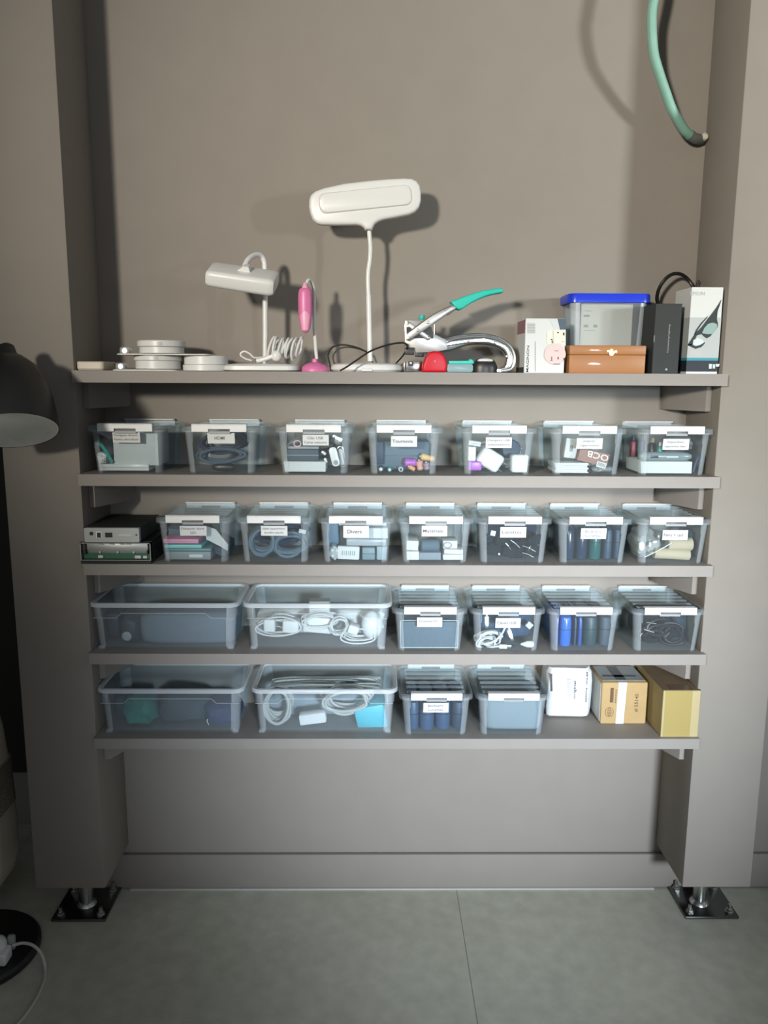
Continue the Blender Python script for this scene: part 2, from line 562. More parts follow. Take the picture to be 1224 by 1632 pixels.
for row, lst in ROWS.items():
    for i, (c, _) in enumerate(lst):
        x = P(c, HV[row], .003).x
        lab, wr, rect = INFO[(row, i)]
        loc = (x, 0, SZ[row])
        if pr is None:
            pr = small_proto(); o = pr; o.location = loc
        else:
            o = copy_tree(pr, loc)
        o['label'] = lab
        BOX[(row, i)] = o
bpy.context.view_layer.update()
for k, o in BOX.items():
    lab, wr, rect = INFO[k]
    if not wr:
        continue
    x, z = o.location.x, o.location.z
    a = P(rect[0], rect[3], .0105); b_ = P(rect[1], rect[2], .0105)
    cx, cz = (a.x + b_.x) / 2 - x, (a.z + b_.z) / 2 - z
    wd, ht = abs(b_.x - a.x), abs(b_.z - a.z)
    yy = .0175 - (cz - .003) * (.0075 / .089) - .0008
    tilt = Matrix.Rotation(-.05, 4, 'X')
    lb = MB().box((0, 0, 0), (wd, .0006, ht), bev=.0002, seg=1).build('label', paper, o, (cx, yy, cz))
    lb.rotation_euler = (.084, 0, 0)
    mb = MB()
    if len(wr) == 1:
        mb.text(wr[0], (-wd * .06, -.0005, ht * .02), min(wd * .78, .0052 * len(wr[0])), ht * .30)
    elif wr[1] == '2':
        mb.text(wr[0], (-wd * .05, -.0005, ht * .12), wd * .72, ht * .26)
        mb.text('2', (wd * .36, -.0005, -ht * .22), wd * .05, ht * .16)
    else:
        for j, s in enumerate(wr):
            mb.text(s, ((-.02 + .01 * j) * wd, -.0005, ht * (.2 - .4 * j)), min(wd * .86, .0042 * len(s)), ht * .25)
    mb.build('writing', ink if len(wr) == 1 else inkl, lb)

# ------------------------------------------------------------------ wide shoe boxes
def wide_proto():
    t = thing('shoe_box', 'x', 'storage box', (0, 0, 0), 'wide frosted storage boxes')
    N = 6
    CY = .105
    rr = lambda w_, d_, rc, z: rrect(w_, d_, rc, z, CY, N)
    mb = MB()
    mb.loft([rr(.300, .146, .014, .0005), rr(.304, .150, .018, .005), rr(.312, .160, .020, .072), rr(.3165, .1645, .020, .0735), rr(.3195, .1675, .021, .100),
             rr(.316, .164, .020, .100), rr(.309, .157, .019, .071), rr(.301, .147, .017, .006)], mi=0, corner_mi=1, nseg=N)
    yf = lambda z: CY - .0825 - (z - .0735) * .055 - .0006
    zz = [(-.155, .0745), (-.104, .0745), (-.093, .0855), (.093, .0855), (.104, .0745), (.155, .0745)]
    mb.tube([(x, yf(z), z) for x, z in zz], .0011, 6, mi=1)
    for sx in (-1, 1):
        mb.box((sx * .142, CY - .0845, .088), (.0014, .0014, .022), mi=1)
        mb.bb(sx * .150 - (.012 if sx > 0 else -.012), sx * .150, CY - .074, CY - .066, 0, .006, mi=1)
    mb.build('tub', [frost, frost_edge], t)
    mb = MB()
    mb.loft([rr(.325, .173, .022, .0985), rr(.331, .178, .024, .1000), rr(.331, .178, .024, .1065), rr(.327, .174, .023, .1088), rr(.312, .160, .019, .1085),
             rr(.308, .156, .018, .1050)], cap0=False, cap1=False, mi=0)
    r_ = rr(.308, .156, .018, .1050)
    mb.loft([r_, [v + Vector((0, 0, -.0014)) for v in r_]], mi=1)
    mb.build('lid', [frost_rim, frost_lid], t)
    return t
WIDE = {}
wp = None
for key, cpx, v, z, lab in (('a', 259, 965, SZ[3], 'wide frosted box holding a grey bag on fourth shelf from the top'),
                            ('b', 505, 964, SZ[3], 'wide frosted box packed with white chargers and cables'),
                            ('c', 269, 1101, SZ[4], 'wide frosted box with teal and navy cloth on lowest shelf'),
                            ('d', 516.5, 1101, SZ[4], 'wide frosted box holding pale coiled leads and a cyan case')):
    x = P(cpx, v, .016).x
    if wp is None:
        wp = wide_proto(); o = wp; o.location = (x, 0, z)
    else:
        o = copy_tree(wp, (x, 0, z))
    o['label'] = lab
    WIDE[key] = o

# ------------------------------------------------------------------ things on the top shelf
Z0 = SZ[0]
def Q(y, ox, oz):
    """photo position -> local x,z of a thing whose origin is (ox, y, oz)"""
    return lambda px, py: ((lambda p: (p.x - ox, p.z - oz))(P(px, py, y)))

# cream box at the far end
a = P(122, 587, .03); b_ = P(165, 573.5, .03)
wd = b_.x - a.x
mb = MB()
t_ = [rrect(wd * .93, .084, .007, .0005, .042, 5), rrect(wd, .090, .008, .004, .042, 5), rrect(wd, .090, .008, .0165, .042, 5), rrect(wd * .94, .086, .007, .0185, .042, 5),
      rrect(wd * .86, .080, .006, .0178, .042, 5)]
mb.loft(t_)
o = tag(mb.build('charging_case', cream, None, ((a.x + b_.x) / 2, .030, Z0)), 'small flat cream case at the end of the top shelf, by the post', 'case')

# puck lights in blister trays
def puck(name, label, rect, y, z, r_top, r_low, h, split, tray=None, base=False):
    c = P((rect[0] + rect[2]) / 2, rect[3], y)
    t = thing(name, label, 'light', (c.x, y, z), 'round white puck lights')
    zt = h
    big, low = r_top, r_low
    MB().lathe([(0, .001), (low, .001), (low, split), (low - .001, split + .0008), (0, split + .0008)], seg=48).build('lower_ring' if base else 'housing', white, t)
    mb = MB()
    mb.lathe([(0, split + .0008), (big - .002, split + .0008), (big, split + .002), (big, zt - .002), (big - .002, zt), (big - .008, zt), (big - .010, zt - .001), (0, zt - .001)], seg=48)
    mb.build('cover', white, t)
    if not base:
        g = MB()
        for k in range(3):
            g.box((.0045 * 0 + .009, -big - .0001, split + .004 + k * .0025), (.009, .0006, .0008))
        g.build('vent', mgrey, t)
    return t
y = .085
zt = lambda py: P(300, py, y).z
# lower tray, on the shelf
def tray(label, x0, x1, y0, y1, z, pk):
    t = thing('blister_tray', label, 'packaging', ((x0 + x1) / 2, (y0 + y1) / 2, z), 'white blister trays of the puck lights')
    W, D = (x1 - x0), (y1 - y0)
    MB().loft([rrect(W, D, .012, 0), rrect(W, D, .012, .0022), rrect(W - .004, D - .004, .011, .0032)]).build('card', offwhite, t)
    px0 = -W / 2 + pk
    m = MB()
    m.loft([rrect(.021, .026, .004, .0033, -D / 2 + .022, 4, px0), rrect(.020, .025, .004, .014, -D / 2 + .022, 4, px0), rrect(.016, .021, .003, .0165, -D / 2 + .022, 4, px0)])
    m.build('blister', film, t)
    m = MB()
    m.lathe([(0, 0), (.0055, 0), (.0055, .003), (0, .0034)], (px0, -D / 2 + .0155, .0085), (pi / 2, 0, 0), 20)
    m.box((px0, -D / 2 + .024, .008), (.014, .012, .008), bev=.001)
    m.build('sensor', steel, t)
    return t
A = P(190, 587, y); B = P(291, 587, y)
tray('white blister tray lying on the top shelf under a puck light', A.x, B.x, y - .053, y + .053, Z0, .0155)
puck('puck_light', 'white round puck light in lower tray, under the stacked tray', (215, 563, 290, 585), y, Z0 + .0034, .0505, .0475, .0285, .017)
A3 = P(294, 586, y); B3 = P(364, 586, y)
puck('puck_light', 'white round puck light with wider foot, no tray beneath it, beside small lamp', (292, 561, 366, 586), y, Z0, .0465, .0495, .0325, .0125, base=True)
A = P(196, 556, y); B = P(341, 556, y)
tray('white blister tray stacked across two puck lights', A.x, B.x, y - .053, y + .053, Z0 + .0327, .0155)
puck('puck_light', 'white round puck light in upper tray, topmost of the stack', (220, 530, 296, 554), y, Z0 + .0327 + .0034, .0510, .0470, .0275, .0135)

# small white desk lamp
y = .095
c = P(420, 590, y)
t = thing('desk_lamp', 'small white desk lamp with bowed neck and short bar head', 'lamp', (c.x, y, Z0))
q = Q(y, c.x, Z0)
g = lambda X, Y: q(100 + X / 3.06, 380 + Y / 3.06)
W = g(1155, 640)[0] - g(802, 640)[0]
MB().loft([rrect(W - .012, .116, .022, .0005), rrect(W, .125, .026, .003), rrect(W, .125, .026, .011), rrect(W - .010, .115, .024, .0145), rrect(W - .05, .085, .02, .0165)]).build('base', white, t)
path = [(988, 612, 0), (988, 500, 0), (987, 300, 0), (986, 170, 0), (982, 110, 0), (965, 84, -.006), (940, 90, -.02), (918, 118, -.04), (905, 160, -.055), (903, 185, -.06)]
MB().tube([(lambda s: (s[0], dy, s[1]))(g(X, Y)) for X, Y, dy in path], .0058, 12, smooth=6).build('neck', white, t)
hc = g(900, 213)
L = g(1058, 200)[0] - g(742, 200)[0]
mb = MB()
hd = bmesh.new()
secs = []
for k, (u, sc) in enumerate(((-.5, .72), (-.485, .84), (-.44, .93), (-.2, .97), (.2, 1.0), (.42, 1.0), (.475, .93), (.5, .80))):
    secs.append([Vector((u * L, p.x, p.y)) for p in rrect(.075 * (.6 + .4 * sc), .035 * sc, .010 * sc, 0, n=4)])
mb.loft(secs)
o = mb.build('head', white, t, (hc[0], -.062, hc[1])); o.rotation_euler = (R(24), R(8), 0)
m = MB(); m.prism([(-.012, .016), (.016, .017), (.012, .028), (.002, .028)], -.006, .010); m.build('neck_mount', white, o)
m = MB(); m.box((0, .004, -.0170), (L * .88, .052, .003), bev=.001)
m.build('diffuser', mat('frosted_lamp_cover', (.9, .9, .88, 1), .5), o)

# cable bundled on its base
cb = P(440, 572, .062)
mb = MB()
x0 = P(432, 560, .06).x - cb.x; x1 = P(478, 560, .06).x - cb.x
pts = []
nl = 11
for k in range(nl * 16 + 1):
    u = k / (nl * 16)
    a_ = 2 * pi * nl * u
    rr_ = .0200 + .0030 * sin(u * 23) + .002 * sin(u * 57)
    pts.append((x0 + (x1 - x0) * u + .0075 * sin(a_ + .6) + .003 * cos(u * 40), rr_ * .72 * cos(a_), .0325 + rr_ * sin(a_) * (1 + .10 * sin(u * 9))))
mb.tube(pts, .0024, 7)
mb2 = MB()
mb.tube([(x0 - .002, -.006, .012), (x0 - .012, -.01, .010), (x0 - .026, -.012, .007)], .0021, 7, smooth=5)
lp = [(x0 - .040, -.012, .006), (x0 - .054, -.012, .010), (x0 - .064, -.012, .018), (x0 - .056, -.012, .025), (x0 - .044, -.012, .020), (x0 - .034, -.010, .012), (x0 - .010, .004, .014)]
mb.tube(lp, .0019, 7, smooth=6)
t2 = thing('coiled_cable', 'white cable wound in loops on the small lamp base', 'cable', (cb.x, .062, Z0 + .0168))
mb.build('cord', white, t2)
m = MB()
m.tube([(x0 - .030, -.012, .0055), (x0 - .018, -.012, .0075), (x0 + .004, -.014, .015), (x0 + .016, -.016, .020)], [.0045] * 12, 10, smooth=4)
m.ball((x0 + .012, -.012, .016), (.012, .009, .012), sub=2)
m.build('plug', white, t2)

# pink lamp
y = .085
c = P(502, 590, y)
t = thing('desk_lamp', 'small pink desk lamp with drooping pod head', 'lamp', (c.x, y, Z0))
q = Q(y, c.x, Z0)
g = lambda X, Y: q(460 + X / 3.06, 270 + Y / 3.06)
rb = (g(205, 975)[0] - g(68, 975)[0]) / 2
MB().lathe([(0, .0005), (rb, .0005), (rb, .004), (rb * .93, .010), (rb * .72, .0155), (rb * .42, .019), (rb * .21, .0205), (rb * .19, .027), (rb * .15, .028), (0, .028)], seg=40).build('base', pink, t)
MB().tube([(lambda s: (s[0], dy, s[1]))(g(X, Y)) for X, Y, dy in [(137, 925, 0), (131, 860, 0), (125, 750, 0), (125, 640, 0), (121, 575, -.003), (110, 545, -.012), (98, 548, -.022), (91, 575, -.03), (88, 610, -.034)]],
          .0036, 10, smooth=6).build('neck', whitem, t)
hx, hz = g(88, 690)
hx2, hz2 = g(85, 800); hx3, hz3 = g(88, 588)
prof = []
Lh = hz3 - hz2
rad = (g(122, 650)[0] - g(55, 650)[0]) / 2
for u, k in ((0, .30), (.03, .48), (.12, .72), (.3, .90), (.5, 1.0), (.75, 1.0), (.9, .95), (.97, .84), (1.0, .62)):
    prof.append((rad * k, hz2 + Lh * u))
m = MB(); m.lathe([(0, prof[0][1] - .001)] + prof + [(0, prof[-1][1])], (hx, -.036, 0), sy=.7)
o = m.build('head', pink, t)
m = MB(); m.lathe([(0, hz3 - .0004), (rad * .45, hz3 - .0004), (rad * .30, hz3 + .008), (rad * .18, hz3 + .011), (0, hz3 + .011)], (hx, -.036, 0), sy=.8)
m.build('collar', pinkl, o)
m = MB(); m.lathe([(0, hz2 + .002), (rad * .50, hz2 + .004), (rad * .78, hz2 + Lh * .35), (rad * .6, hz2 + Lh * .5), (0, hz2 + Lh * .5)], (hx, -.0395, 0), sy=.72)
m.build('diffuser', pinkl, o)

# large white lamp
y = .105
c = P(584, 590, y)
t = thing('desk_lamp', 'tall white desk lamp with wavy stem and broad rectangular head', 'lamp', (c.x, y, Z0))
q = Q(y, c.x, Z0)
g = lambda X, Y: q(460 + X / 3.06, 270 + Y / 3.06)
W = g(560, 960)[0] - g(205, 960)[0]
bx = (g(560, 960)[0] + g(205, 960)[0]) / 2
m = MB()
m.lathe([(0, .0005), (W * .46, .0005), (W * .5, .005), (W * .5, .010), (W * .475, .0155), (W * .42, .0185), (W * .2, .0200), (0, .0200)], (bx, 0, 0), seg=56, sy=.80)
m.build('base', white, t)
m = MB(); m.bb(bx - .012, bx + .012, -W * .4 - .002, -W * .4 + .006, .0010, .008, bev=.002); m.build('switch', whitem, t)
gp = [(397, 935), (394, 800), (392, 700), (390, 615)]
MB().tube([(lambda s: (s[0], 0, s[1]))(g(*p)) for p in gp], .0058, 14, smooth=5).build('stem', white, t)
gp = [(390, 620), (387, 560), (388, 500), (396, 440), (399, 380), (395, 330), (392, 285)]
MB().tube([(lambda s: (s[0], 0, s[1]))(g(*p)) for p in gp], .0049, 14, smooth=6).build('gooseneck', white, t)
k = lambda X, Y: (lambda s: (s[0], s[1]))(g(X, Y))
outline = [k(*p) for p in [(372, 300), (366, 288), (352, 279), (330, 275.5), (240, 277), (165, 276), (140, 270), (121, 253), (108, 222), (102, 190), (103, 155), (111, 132), (132, 114), (175, 98), (270, 77), (380, 64), (480, 55), (560, 51),
           (598, 53), (622, 64), (638, 86), (644, 118), (644, 160), (634, 192), (615, 213), (585, 227), (520, 240), (460, 251), (436, 260), (420, 272), (410, 290), (408, 300)]]
m = MB()
m.prism(outline[::-1], -.019, .005)
bmesh.ops.remove_doubles(m.bm, verts=m.bm.verts, dist=1e-6)
hb = m
ed = [e for e in hb.bm.edges if len(e.link_faces) == 2 and e.calc_face_angle(0) > 1.2 and abs(e.verts[0].co.y - e.verts[1].co.y) < 1e-6]
bmesh.ops.bevel(hb.bm, geom=ed, offset=.0065, segments=4, profile=.5, affect='EDGES')
ho = hb.build('head', white, t)
# raised light panel on the front of the head
cx, cz = (k(375, 155)[0], k(375, 155)[1])
m = MB()
pw = k(600, 150)[0] - k(150, 150)[0]
lay = []
for dw, dh, yy in ((0, 0, -.0185), (-.001, -.001, -.0205), (-.005, -.005, -.0225), (-.014, -.014, -.0232)):
    lay.append([Vector((cx + a_, yy, cz + b2)) for a_, b2 in rot2(rrect_xz(pw + dw, .042 + dh, .014 + dh * .3), R(6.0))])
m.loft(lay)
m.build('light_panel', white, ho)

# black leads around its base
def cable(name, label, pts, r, material, smooth=8, group=None, cat='cable'):
    o_ = pts[0]
    org = Vector(o_)
    return tag(MB().tube([Vector(p) - org for p in pts], r, 8, smooth=smooth).build(name, material, None, org), label, cat, group)
G2 = lambda X, Y, yy: P(460 + X / 3.06, 270 + Y / 3.06, yy)
zf = Z0 + .0022
cable('black_cable', 'black lead looping up behind the tall white lamp base',
      [(G2(207, 975, .172).x, .172, zf), G2(200, 945, .172), G2(193, 905, .174), G2(213, 868, .172), G2(262, 855, .170), G2(325, 866, .168), G2(378, 890, .168), G2(402, 920, .174), (G2(420, 975, .178).x, .180, zf)], .0018, black)
cable('black_cable', 'black lead arching over the front of the tall white lamp base',
      [(G2(250, 985, .006).x, .006, zf), G2(285, 962, .006), G2(335, 928, .008), G2(402, 885, .012), G2(480, 857, .02), G2(540, 846, .03), G2(572, 850, .045), G2(577, 870, .055), G2(566, 895, .085), G2(548, 920, .14), G2(525, 945, .174), (G2(500, 980, .18).x, .180, zf)], .0019, black)

# hand press
y = .07
K = lambda X, Y, yy=y: P(600 + X / 4.708, 440 + Y / 4.708, yy)
c = K(520, 717)
t = thing('hand_press', 'chrome hand press with raised turquoise handle', 'tool', (c.x, y, Z0))
h = lambda X, Y: (lambda p: (p.x - c.x, p.z - Z0))(K(X, Y))
pts = lambda L_: [h(*p) for p in L_]
satin = mat('satin_nickel', (.50, .49, .47, 1), .34, .8)
# C-shaped arm
outer = [(455, 455), (510, 470), (600, 448), (700, 438), (800, 438), (890, 455), (960, 488), (1008, 535), (1032, 590), (1034, 640), (1018, 685), (985, 708), (930, 712)]
inner = [(930, 684), (958, 668), (968, 630), (960, 590), (935, 556), (890, 532), (830, 520), (740, 516), (650, 530), (545, 566), (440, 572)]
def band(o1, i1, n):
    O = spline([Vector((a, 0, b2)) for a, b2 in pts(o1)], n); I = spline([Vector((a, 0, b2)) for a, b2 in pts(i1)], n)
    return [(v.x, v.z) for v in O + I]
m = MB(); m.prism(band(outer, inner, 3), -.010, .010)
bmesh.ops.remove_doubles(m.bm, verts=m.bm.verts, dist=1e-6)
ed = [e for e in m.bm.edges if len(e.link_faces) == 2 and e.calc_face_angle(0) > 1.2 and abs(e.verts[0].co.y - e.verts[1].co.y) < 1e-6]
bmesh.ops.bevel(m.bm, geom=ed, offset=.0042, segments=3, profile=.5, affect='EDGES')
m.build('arm', chrome, t)
m = MB()
rib1 = [(515, 505), (600, 480), (700, 468), (800, 466), (880, 480), (945, 508), (990, 550), (1010, 600), (1008, 645), (988, 685), (935, 700)]
rib2 = [(515, 528), (600, 513), (700, 500), (800, 499), (870, 508), (925, 532), (965, 565), (985, 605), (985, 645), (965, 680)]
m.tube([(a, -.0105, b2) for a, b2 in pts(rib1)], .0017, 6, smooth=4)
m.tube([(a, -.0105, b2) for a, b2 in pts(rib2)], .0015, 6, smooth=4)
m.tube([(a, -.0100, b2) for a, b2 in pts(outer)], .0018, 6, smooth=3)
m.build('arm_rib', steel, t)
def rivet(X, Y, r, yy, material=steel, par=t, nm='bolt'):
    a_, b2 = h(X, Y)
    return MB().lathe([(0, 0), (r, 0), (r, .002), (r * .7, .0032), (0, .0036)], (a_, yy, b2), (pi / 2, 0, 0), 18).build(nm, material, par)
for X, Y in ((690, 487), (885, 502), (970, 603)):
    rivet(X, Y, .0032, -.0105)
# head block
m = MB(); m.prism(pts([(208, 380), (212, 335), (345, 335), (345, 420), (400, 430), (440, 440), (520, 480), (530, 552), (440, 572), (290, 576), (285, 540), (212, 538)]), -.012, .012, bev=.001)
m.build('head_block', satin, t)
MB().prism(pts([(222, 385), (410, 385), (425, 470), (225, 470)]), -.0135, -.0122).build('dark_recess', black, t)
m = MB(); m.prism(pts([(213, 540), (280, 542), (280, 592), (213, 590)]), -.010, .010, bev=.001); m.prism(pts([(290, 575), (358, 572), (352, 608), (292, 606)]), -.008, .008, bev=.001)
m.build('punch_holder', black, t)
# linkage
def link(X0, Y0, X1, Y1, w_, y0, y1, nm, material):
    a1 = Vector(h(X0, Y0)); b1 = Vector(h(X1, Y1))
    d = (b1 - a1); L2 = d.length; an = math.atan2(d.y, d.x)
    o_ = []
    for k2 in range(9):
        th = -pi / 2 + pi * k2 / 8
        o_.append((L2 / 2 + w_ * cos(th), w_ * sin(th)))
    for k2 in range(9):
        th = pi / 2 + pi * k2 / 8
        o_.append((-L2 / 2 + w_ * cos(th), w_ * sin(th)))
    mid = (a1 + b1) / 2
    m2 = MB(); m2.prism(rot2(o_, an, (mid.x, mid.y)), y0, y1, bev=.0006)
    return m2.build(nm, material, t)
link(232, 357, 385, 468, .0050, -.0170, -.0140, 'link_bar', satin)
rivet(232, 357, .0030, -.0170); rivet(383, 466, .0030, -.0170); rivet(234, 468, .0030, -.0215); rivet(305, 409, .0030, -.0215); rivet(382, 352, .0030, -.0215)
# lever with grip
lev = [(212, 450), (240, 420), (330, 355), (410, 300), (480, 262), (560, 222), (592, 245), (540, 275), (470, 325), (400, 378), (310, 440), (240, 485), (222, 486)]
m = MB(); m.prism(pts(lev), -.0212, -.0182, bev=.0006); m.prism(pts(lev[3:10]), .012, .015, bev=.0006)
m.tube([(a, -.0205, b2) for a, b2 in pts([(222, 440), (330, 358), (440, 284), (560, 226)])], .0015, 6, smooth=3)
m.tube([(a, -.0205, b2) for a, b2 in pts([(236, 484), (330, 424), (440, 348), (585, 250)])], .0013, 6, smooth=3)
m.build('lever', satin, t)
MB().prism(pts([(500, 270), (575, 235), (588, 262), (540, 292), (500, 296)]), -.017, .010).build('lever_pivot', mat('dark_bronze_metal', (.10, .08, .06, 1), .3, 1.0), t)
up_ = [(548, 196), (600, 178), (680, 148), (780, 117), (860, 104), (936, 95)]
dn_ = [(941, 128), (860, 143), (790, 165), (710, 204), (628, 255), (590, 248)]
m = MB(); m.prism(band(up_, dn_, 3), -.019, .012)
bmesh.ops.remove_doubles(m.bm, verts=m.bm.verts, dist=1e-6)
ed = [e for e in m.bm.edges if len(e.link_faces) == 2 and e.calc_face_angle(0) > 1.2 and abs(e.verts[0].co.y - e.verts[1].co.y) < 1e-6]
bmesh.ops.bevel(m.bm, geom=ed, offset=.0035, segments=3, profile=.5, affect='EDGES')
m.build('grip', teal, t)
a_, b2 = h(340, 335)
m = MB(); m.lathe([(0, 0), (.0026, 0), (.0026, .004), (.0062, .0045), (.0068, .006), (.0068, .0105), (.006, .0120), (0, .0120)], (a_, 0, b2 - .001), seg=20); m.build('adjusting_knob', teal, t)
a_, b2 = h(430, 432); a2, b3 = h(431, 362)
MB().tube([(a_, 0, b2 - .003), (a2, 0, b3)], .0016, 8).build('spring_rod', steel, t)
# lower die holder and foot
m = MB(); m.prism(pts([(206, 642), (340, 642), (340, 716), (206, 716)]), -.011, .011, bev=.001); m.prism(pts([(340, 700), (940, 700), (940, 716), (340, 716)]), -.008, .008)
m.build('lower_jaw', chrome, t)
MB().prism(pts([(236, 642), (275, 642), (275, 676), (236, 676)]), -.0125, -.0112).build('die_plate', black, t)
rivet(256, 655, .0030, -.0125)
MB().prism(pts([(209, 645), (222, 645), (222, 716), (209, 716)]), -.0118, -.0112).build('jaw_edge', black, t)

# red, teal and black gadgets in front of it
y = .030
c = P(692, 592, y)
a = P(672, 592, y); b_ = P(712, 560, y)
wd = b_.x - a.x; ht = b_.z - Z0
m = MB()
o_ = [(-wd * .5, 0), (-wd * .49, ht * .3), (-wd * .38, ht * .70), (-wd * .24, ht * .93), (-wd * .04, ht), (wd * .16, ht * .985), (wd * .36, ht * .84), (wd * .47, ht * .55), (wd * .5, ht * .3), (wd * .46, 0)]
m.prism(o_[::-1], -.014, .014)
ed = [e for e in m.bm.edges if len(e.link_faces) == 2 and e.calc_face_angle(0) > 1.2 and abs(e.verts[0].co.y - e.verts[1].co.y) < 1e-6]
bmesh.ops.bevel(m.bm, geom=ed, offset=.005, segments=4, profile=.5, affect='EDGES')
t = thing('plastic_gadget', 'small glossy red domed gadget in front of the hand press', 'gadget', (c.x, y, Z0 + .0002))
m.build('casing', red, t)
MB().lathe([(0, 0), (.0018, 0), (.0018, .0006), (0, .0006)], (.0, -.0139, ht * .52), (pi / 2, 0, 0), 12).build('button', mat('pale_red_plastic', (.75, .12, .12, 1), .3), t)
y = .036
c = P(732, 592, y); a = P(712, 592, y); b_ = P(754, 571, y)
t = thing('plastic_gadget', 'small blue-grey gadget with turquoise bar between red and black ones', 'gadget', (c.x, y, Z0))
wd = (b_.x - a.x)
m = MB(); m.prism([(p[0], p[1] + .0092) for p in rrect_xz(wd, .0176, .005)], -.012, .012, bev=.0015); m.build('casing', mat('blue_grey_plastic', (.20, .31, .33, 1), .35), t)
m = MB(); m.prism([(-wd * .42, .0182), (wd * .3, .0182), (wd * .55, .019), (wd * .5, .026), (wd * .38, .0285), (wd * .34, .0245), (-wd * .42, .0238)], -.007, .009, bev=.0006); m.build('bar', teal, t)
y = .036
c = P(772, 592, y); a = P(751, 592, y); b_ = P(793, 570, y)
wd = b_.x - a.x; ht = b_.z - Z0
t = thing('plastic_gadget', 'small black domed gadget with oval silver plate by hand press foot', 'gadget', (c.x, y, Z0))
m = MB()
m.lathe([(0, .0003), (wd * .49, .0003), (wd * .5, ht * .35), (wd * .46, ht * .6), (wd * .36, ht * .83), (wd * .22, ht * .97), (0, ht)], sy=.62, seg=40)
m.build('casing', black, t)
m = MB(); m.ball((0, -.0085, ht * .80), (wd * .31, .006, ht * .16), rot=(R(-25), 0, 0)); m.build('plate', mat('silver_plastic', (.60, .60, .58, 1), .35, .3), t)

# printed cartons --------------------------------------------------
def quad(m, ox, oz, yy, pts_, mi, th=.0005):
    """flat print on a front face"""
    m.prism([(x_ - ox, z_ - oz) for x_, z_ in pts_], yy - th, yy, mi=mi)
y = .030
M6 = lambda X, Y: (lambda p: (p.x, p.z))(P(820 + X / 13.6, 500 + Y / 13.6, y))
xa, za = M6(205, 1250); xb, zb = M6(1118, 105)
c = ((xa + xb) / 2, y, Z0)
W = xb - xa; Hh = zb - Z0
t = thing('carton', 'small white electronics carton with yellow and pink stickers beside the press', 'box', c)
m = MB(); m.bb(-W / 2, W / 2, 0, .098, 0, Hh, bev=.0008, seg=1); m.build('casing', paper, t)
mk = lambda L_: [M6(*p) for p in L_]
pr_mats = [lgrey, mat('slate_blue_print', (.07, .10, .14, 1), .6), mat('grey_barcode_print', (.33, .33, .33, 1), .7), mat('mauve_print', (.30, .16, .18, 1), .7), mat('dark_grey_print', (.05, .05, .05, 1), .7)]
m = MB()
quad(m, c[0], Z0, -.0002, mk([(930, 108), (1116, 108), (1116, 345), (985, 345), (960, 230)]), 1)
quad(m, c[0], Z0, -.0002, mk([(740, 108), (928, 108), (960, 240), (980, 345), (860, 330), (800, 200)]), 0)
for k2 in range(11):
    yy0 = 200 + k2 * 21
    quad(m, c[0], Z0, -.0002, mk([(275, yy0), (445, yy0), (445, yy0 + (14 if k2 % 3 else 8)), (275, yy0 + (14 if k2 % 3 else 8))]), 2)
quad(m, c[0], Z0, -.0002, mk([(443, 600), (458, 600), (458, 1245), (443, 1245)]), 2)
x_, z_ = M6(285, 980)
m.text('MAGINON', (x_ - c[0], -.0004, z_ - Z0), abs(M6(0, 690)[1] - M6(0, 1262)[1]), abs(M6(315, 0)[0] - M6(258, 0)[0]), Matrix.Rotation(-pi / 2, 4, 'Y'), 4)
m.build('print', pr_mats, t)
MB().bb(-W / 2 - .0006, -W / 2 - .0001, .004, .094, Hh * .74, Hh * .98).build('side_print', pr_mats[3], t); MB().bb(-W / 2 - .0006, -W / 2 - .0001, .004, .094, .0008, .012).build('side_stripe', pr_mats[4], t)
m = MB()
quad(m, c[0], Z0, -.0009, mk([(705, 385), (830, 365), (1105, 350), (1105, 700), (960, 640), (705, 655)]), 0)
for (X, Y, w_, h_) in ((940, 410, 40, 30), (1062, 440, 34, 60), (800, 560, 40, 26), (815, 610, 22, 60), (1045, 606, 50, 10)):
    quad(m, c[0], Z0, -.0014, mk([(X - w_ / 2, Y - h_ / 2), (X + w_ / 2, Y - h_ / 2), (X + w_ / 2, Y + h_ / 2), (X - w_ / 2, Y + h_ / 2)]), 1)
quad(m, c[0], Z0, -.0014, mk([(833, 365), (840, 365), (845, 640), (838, 640)]), 2)
o = m.build('sticker', [mat('pale_yellow_sticker', (.78, .78, .60, 1), .7), pr_mats[4], inkl], t); o['label'] = 'pale yellow square sticker'
m = MB()
ci = [(875 + 230 * cos(2 * pi * k2 / 32), 875 + 225 * sin(2 * pi * k2 / 32)) for k2 in range(32)]
quad(m, c[0], Z0, -.0018, mk(ci)[::-1], 0)
for (X, Y, w_, h_) in ((905, 805, 90, 12), (800, 975, 16, 90), (790, 1015, 60, 10), (940, 965, 26, 50), (1070, 985, 30, 60), (905, 1090, 150, 14)):
    quad(m, c[0], Z0, -.0023, mk([(X - w_ / 2, Y - h_ / 2), (X + w_ / 2, Y - h_ / 2), (X + w_ / 2, Y + h_ / 2), (X - w_ / 2, Y + h_ / 2)]), 1)
o = m.build('sticker', [mat('pale_pink_sticker', (.72, .52, .50, 1), .7), pr_mats[4]], t); o['label'] = 'pale pink round sticker'

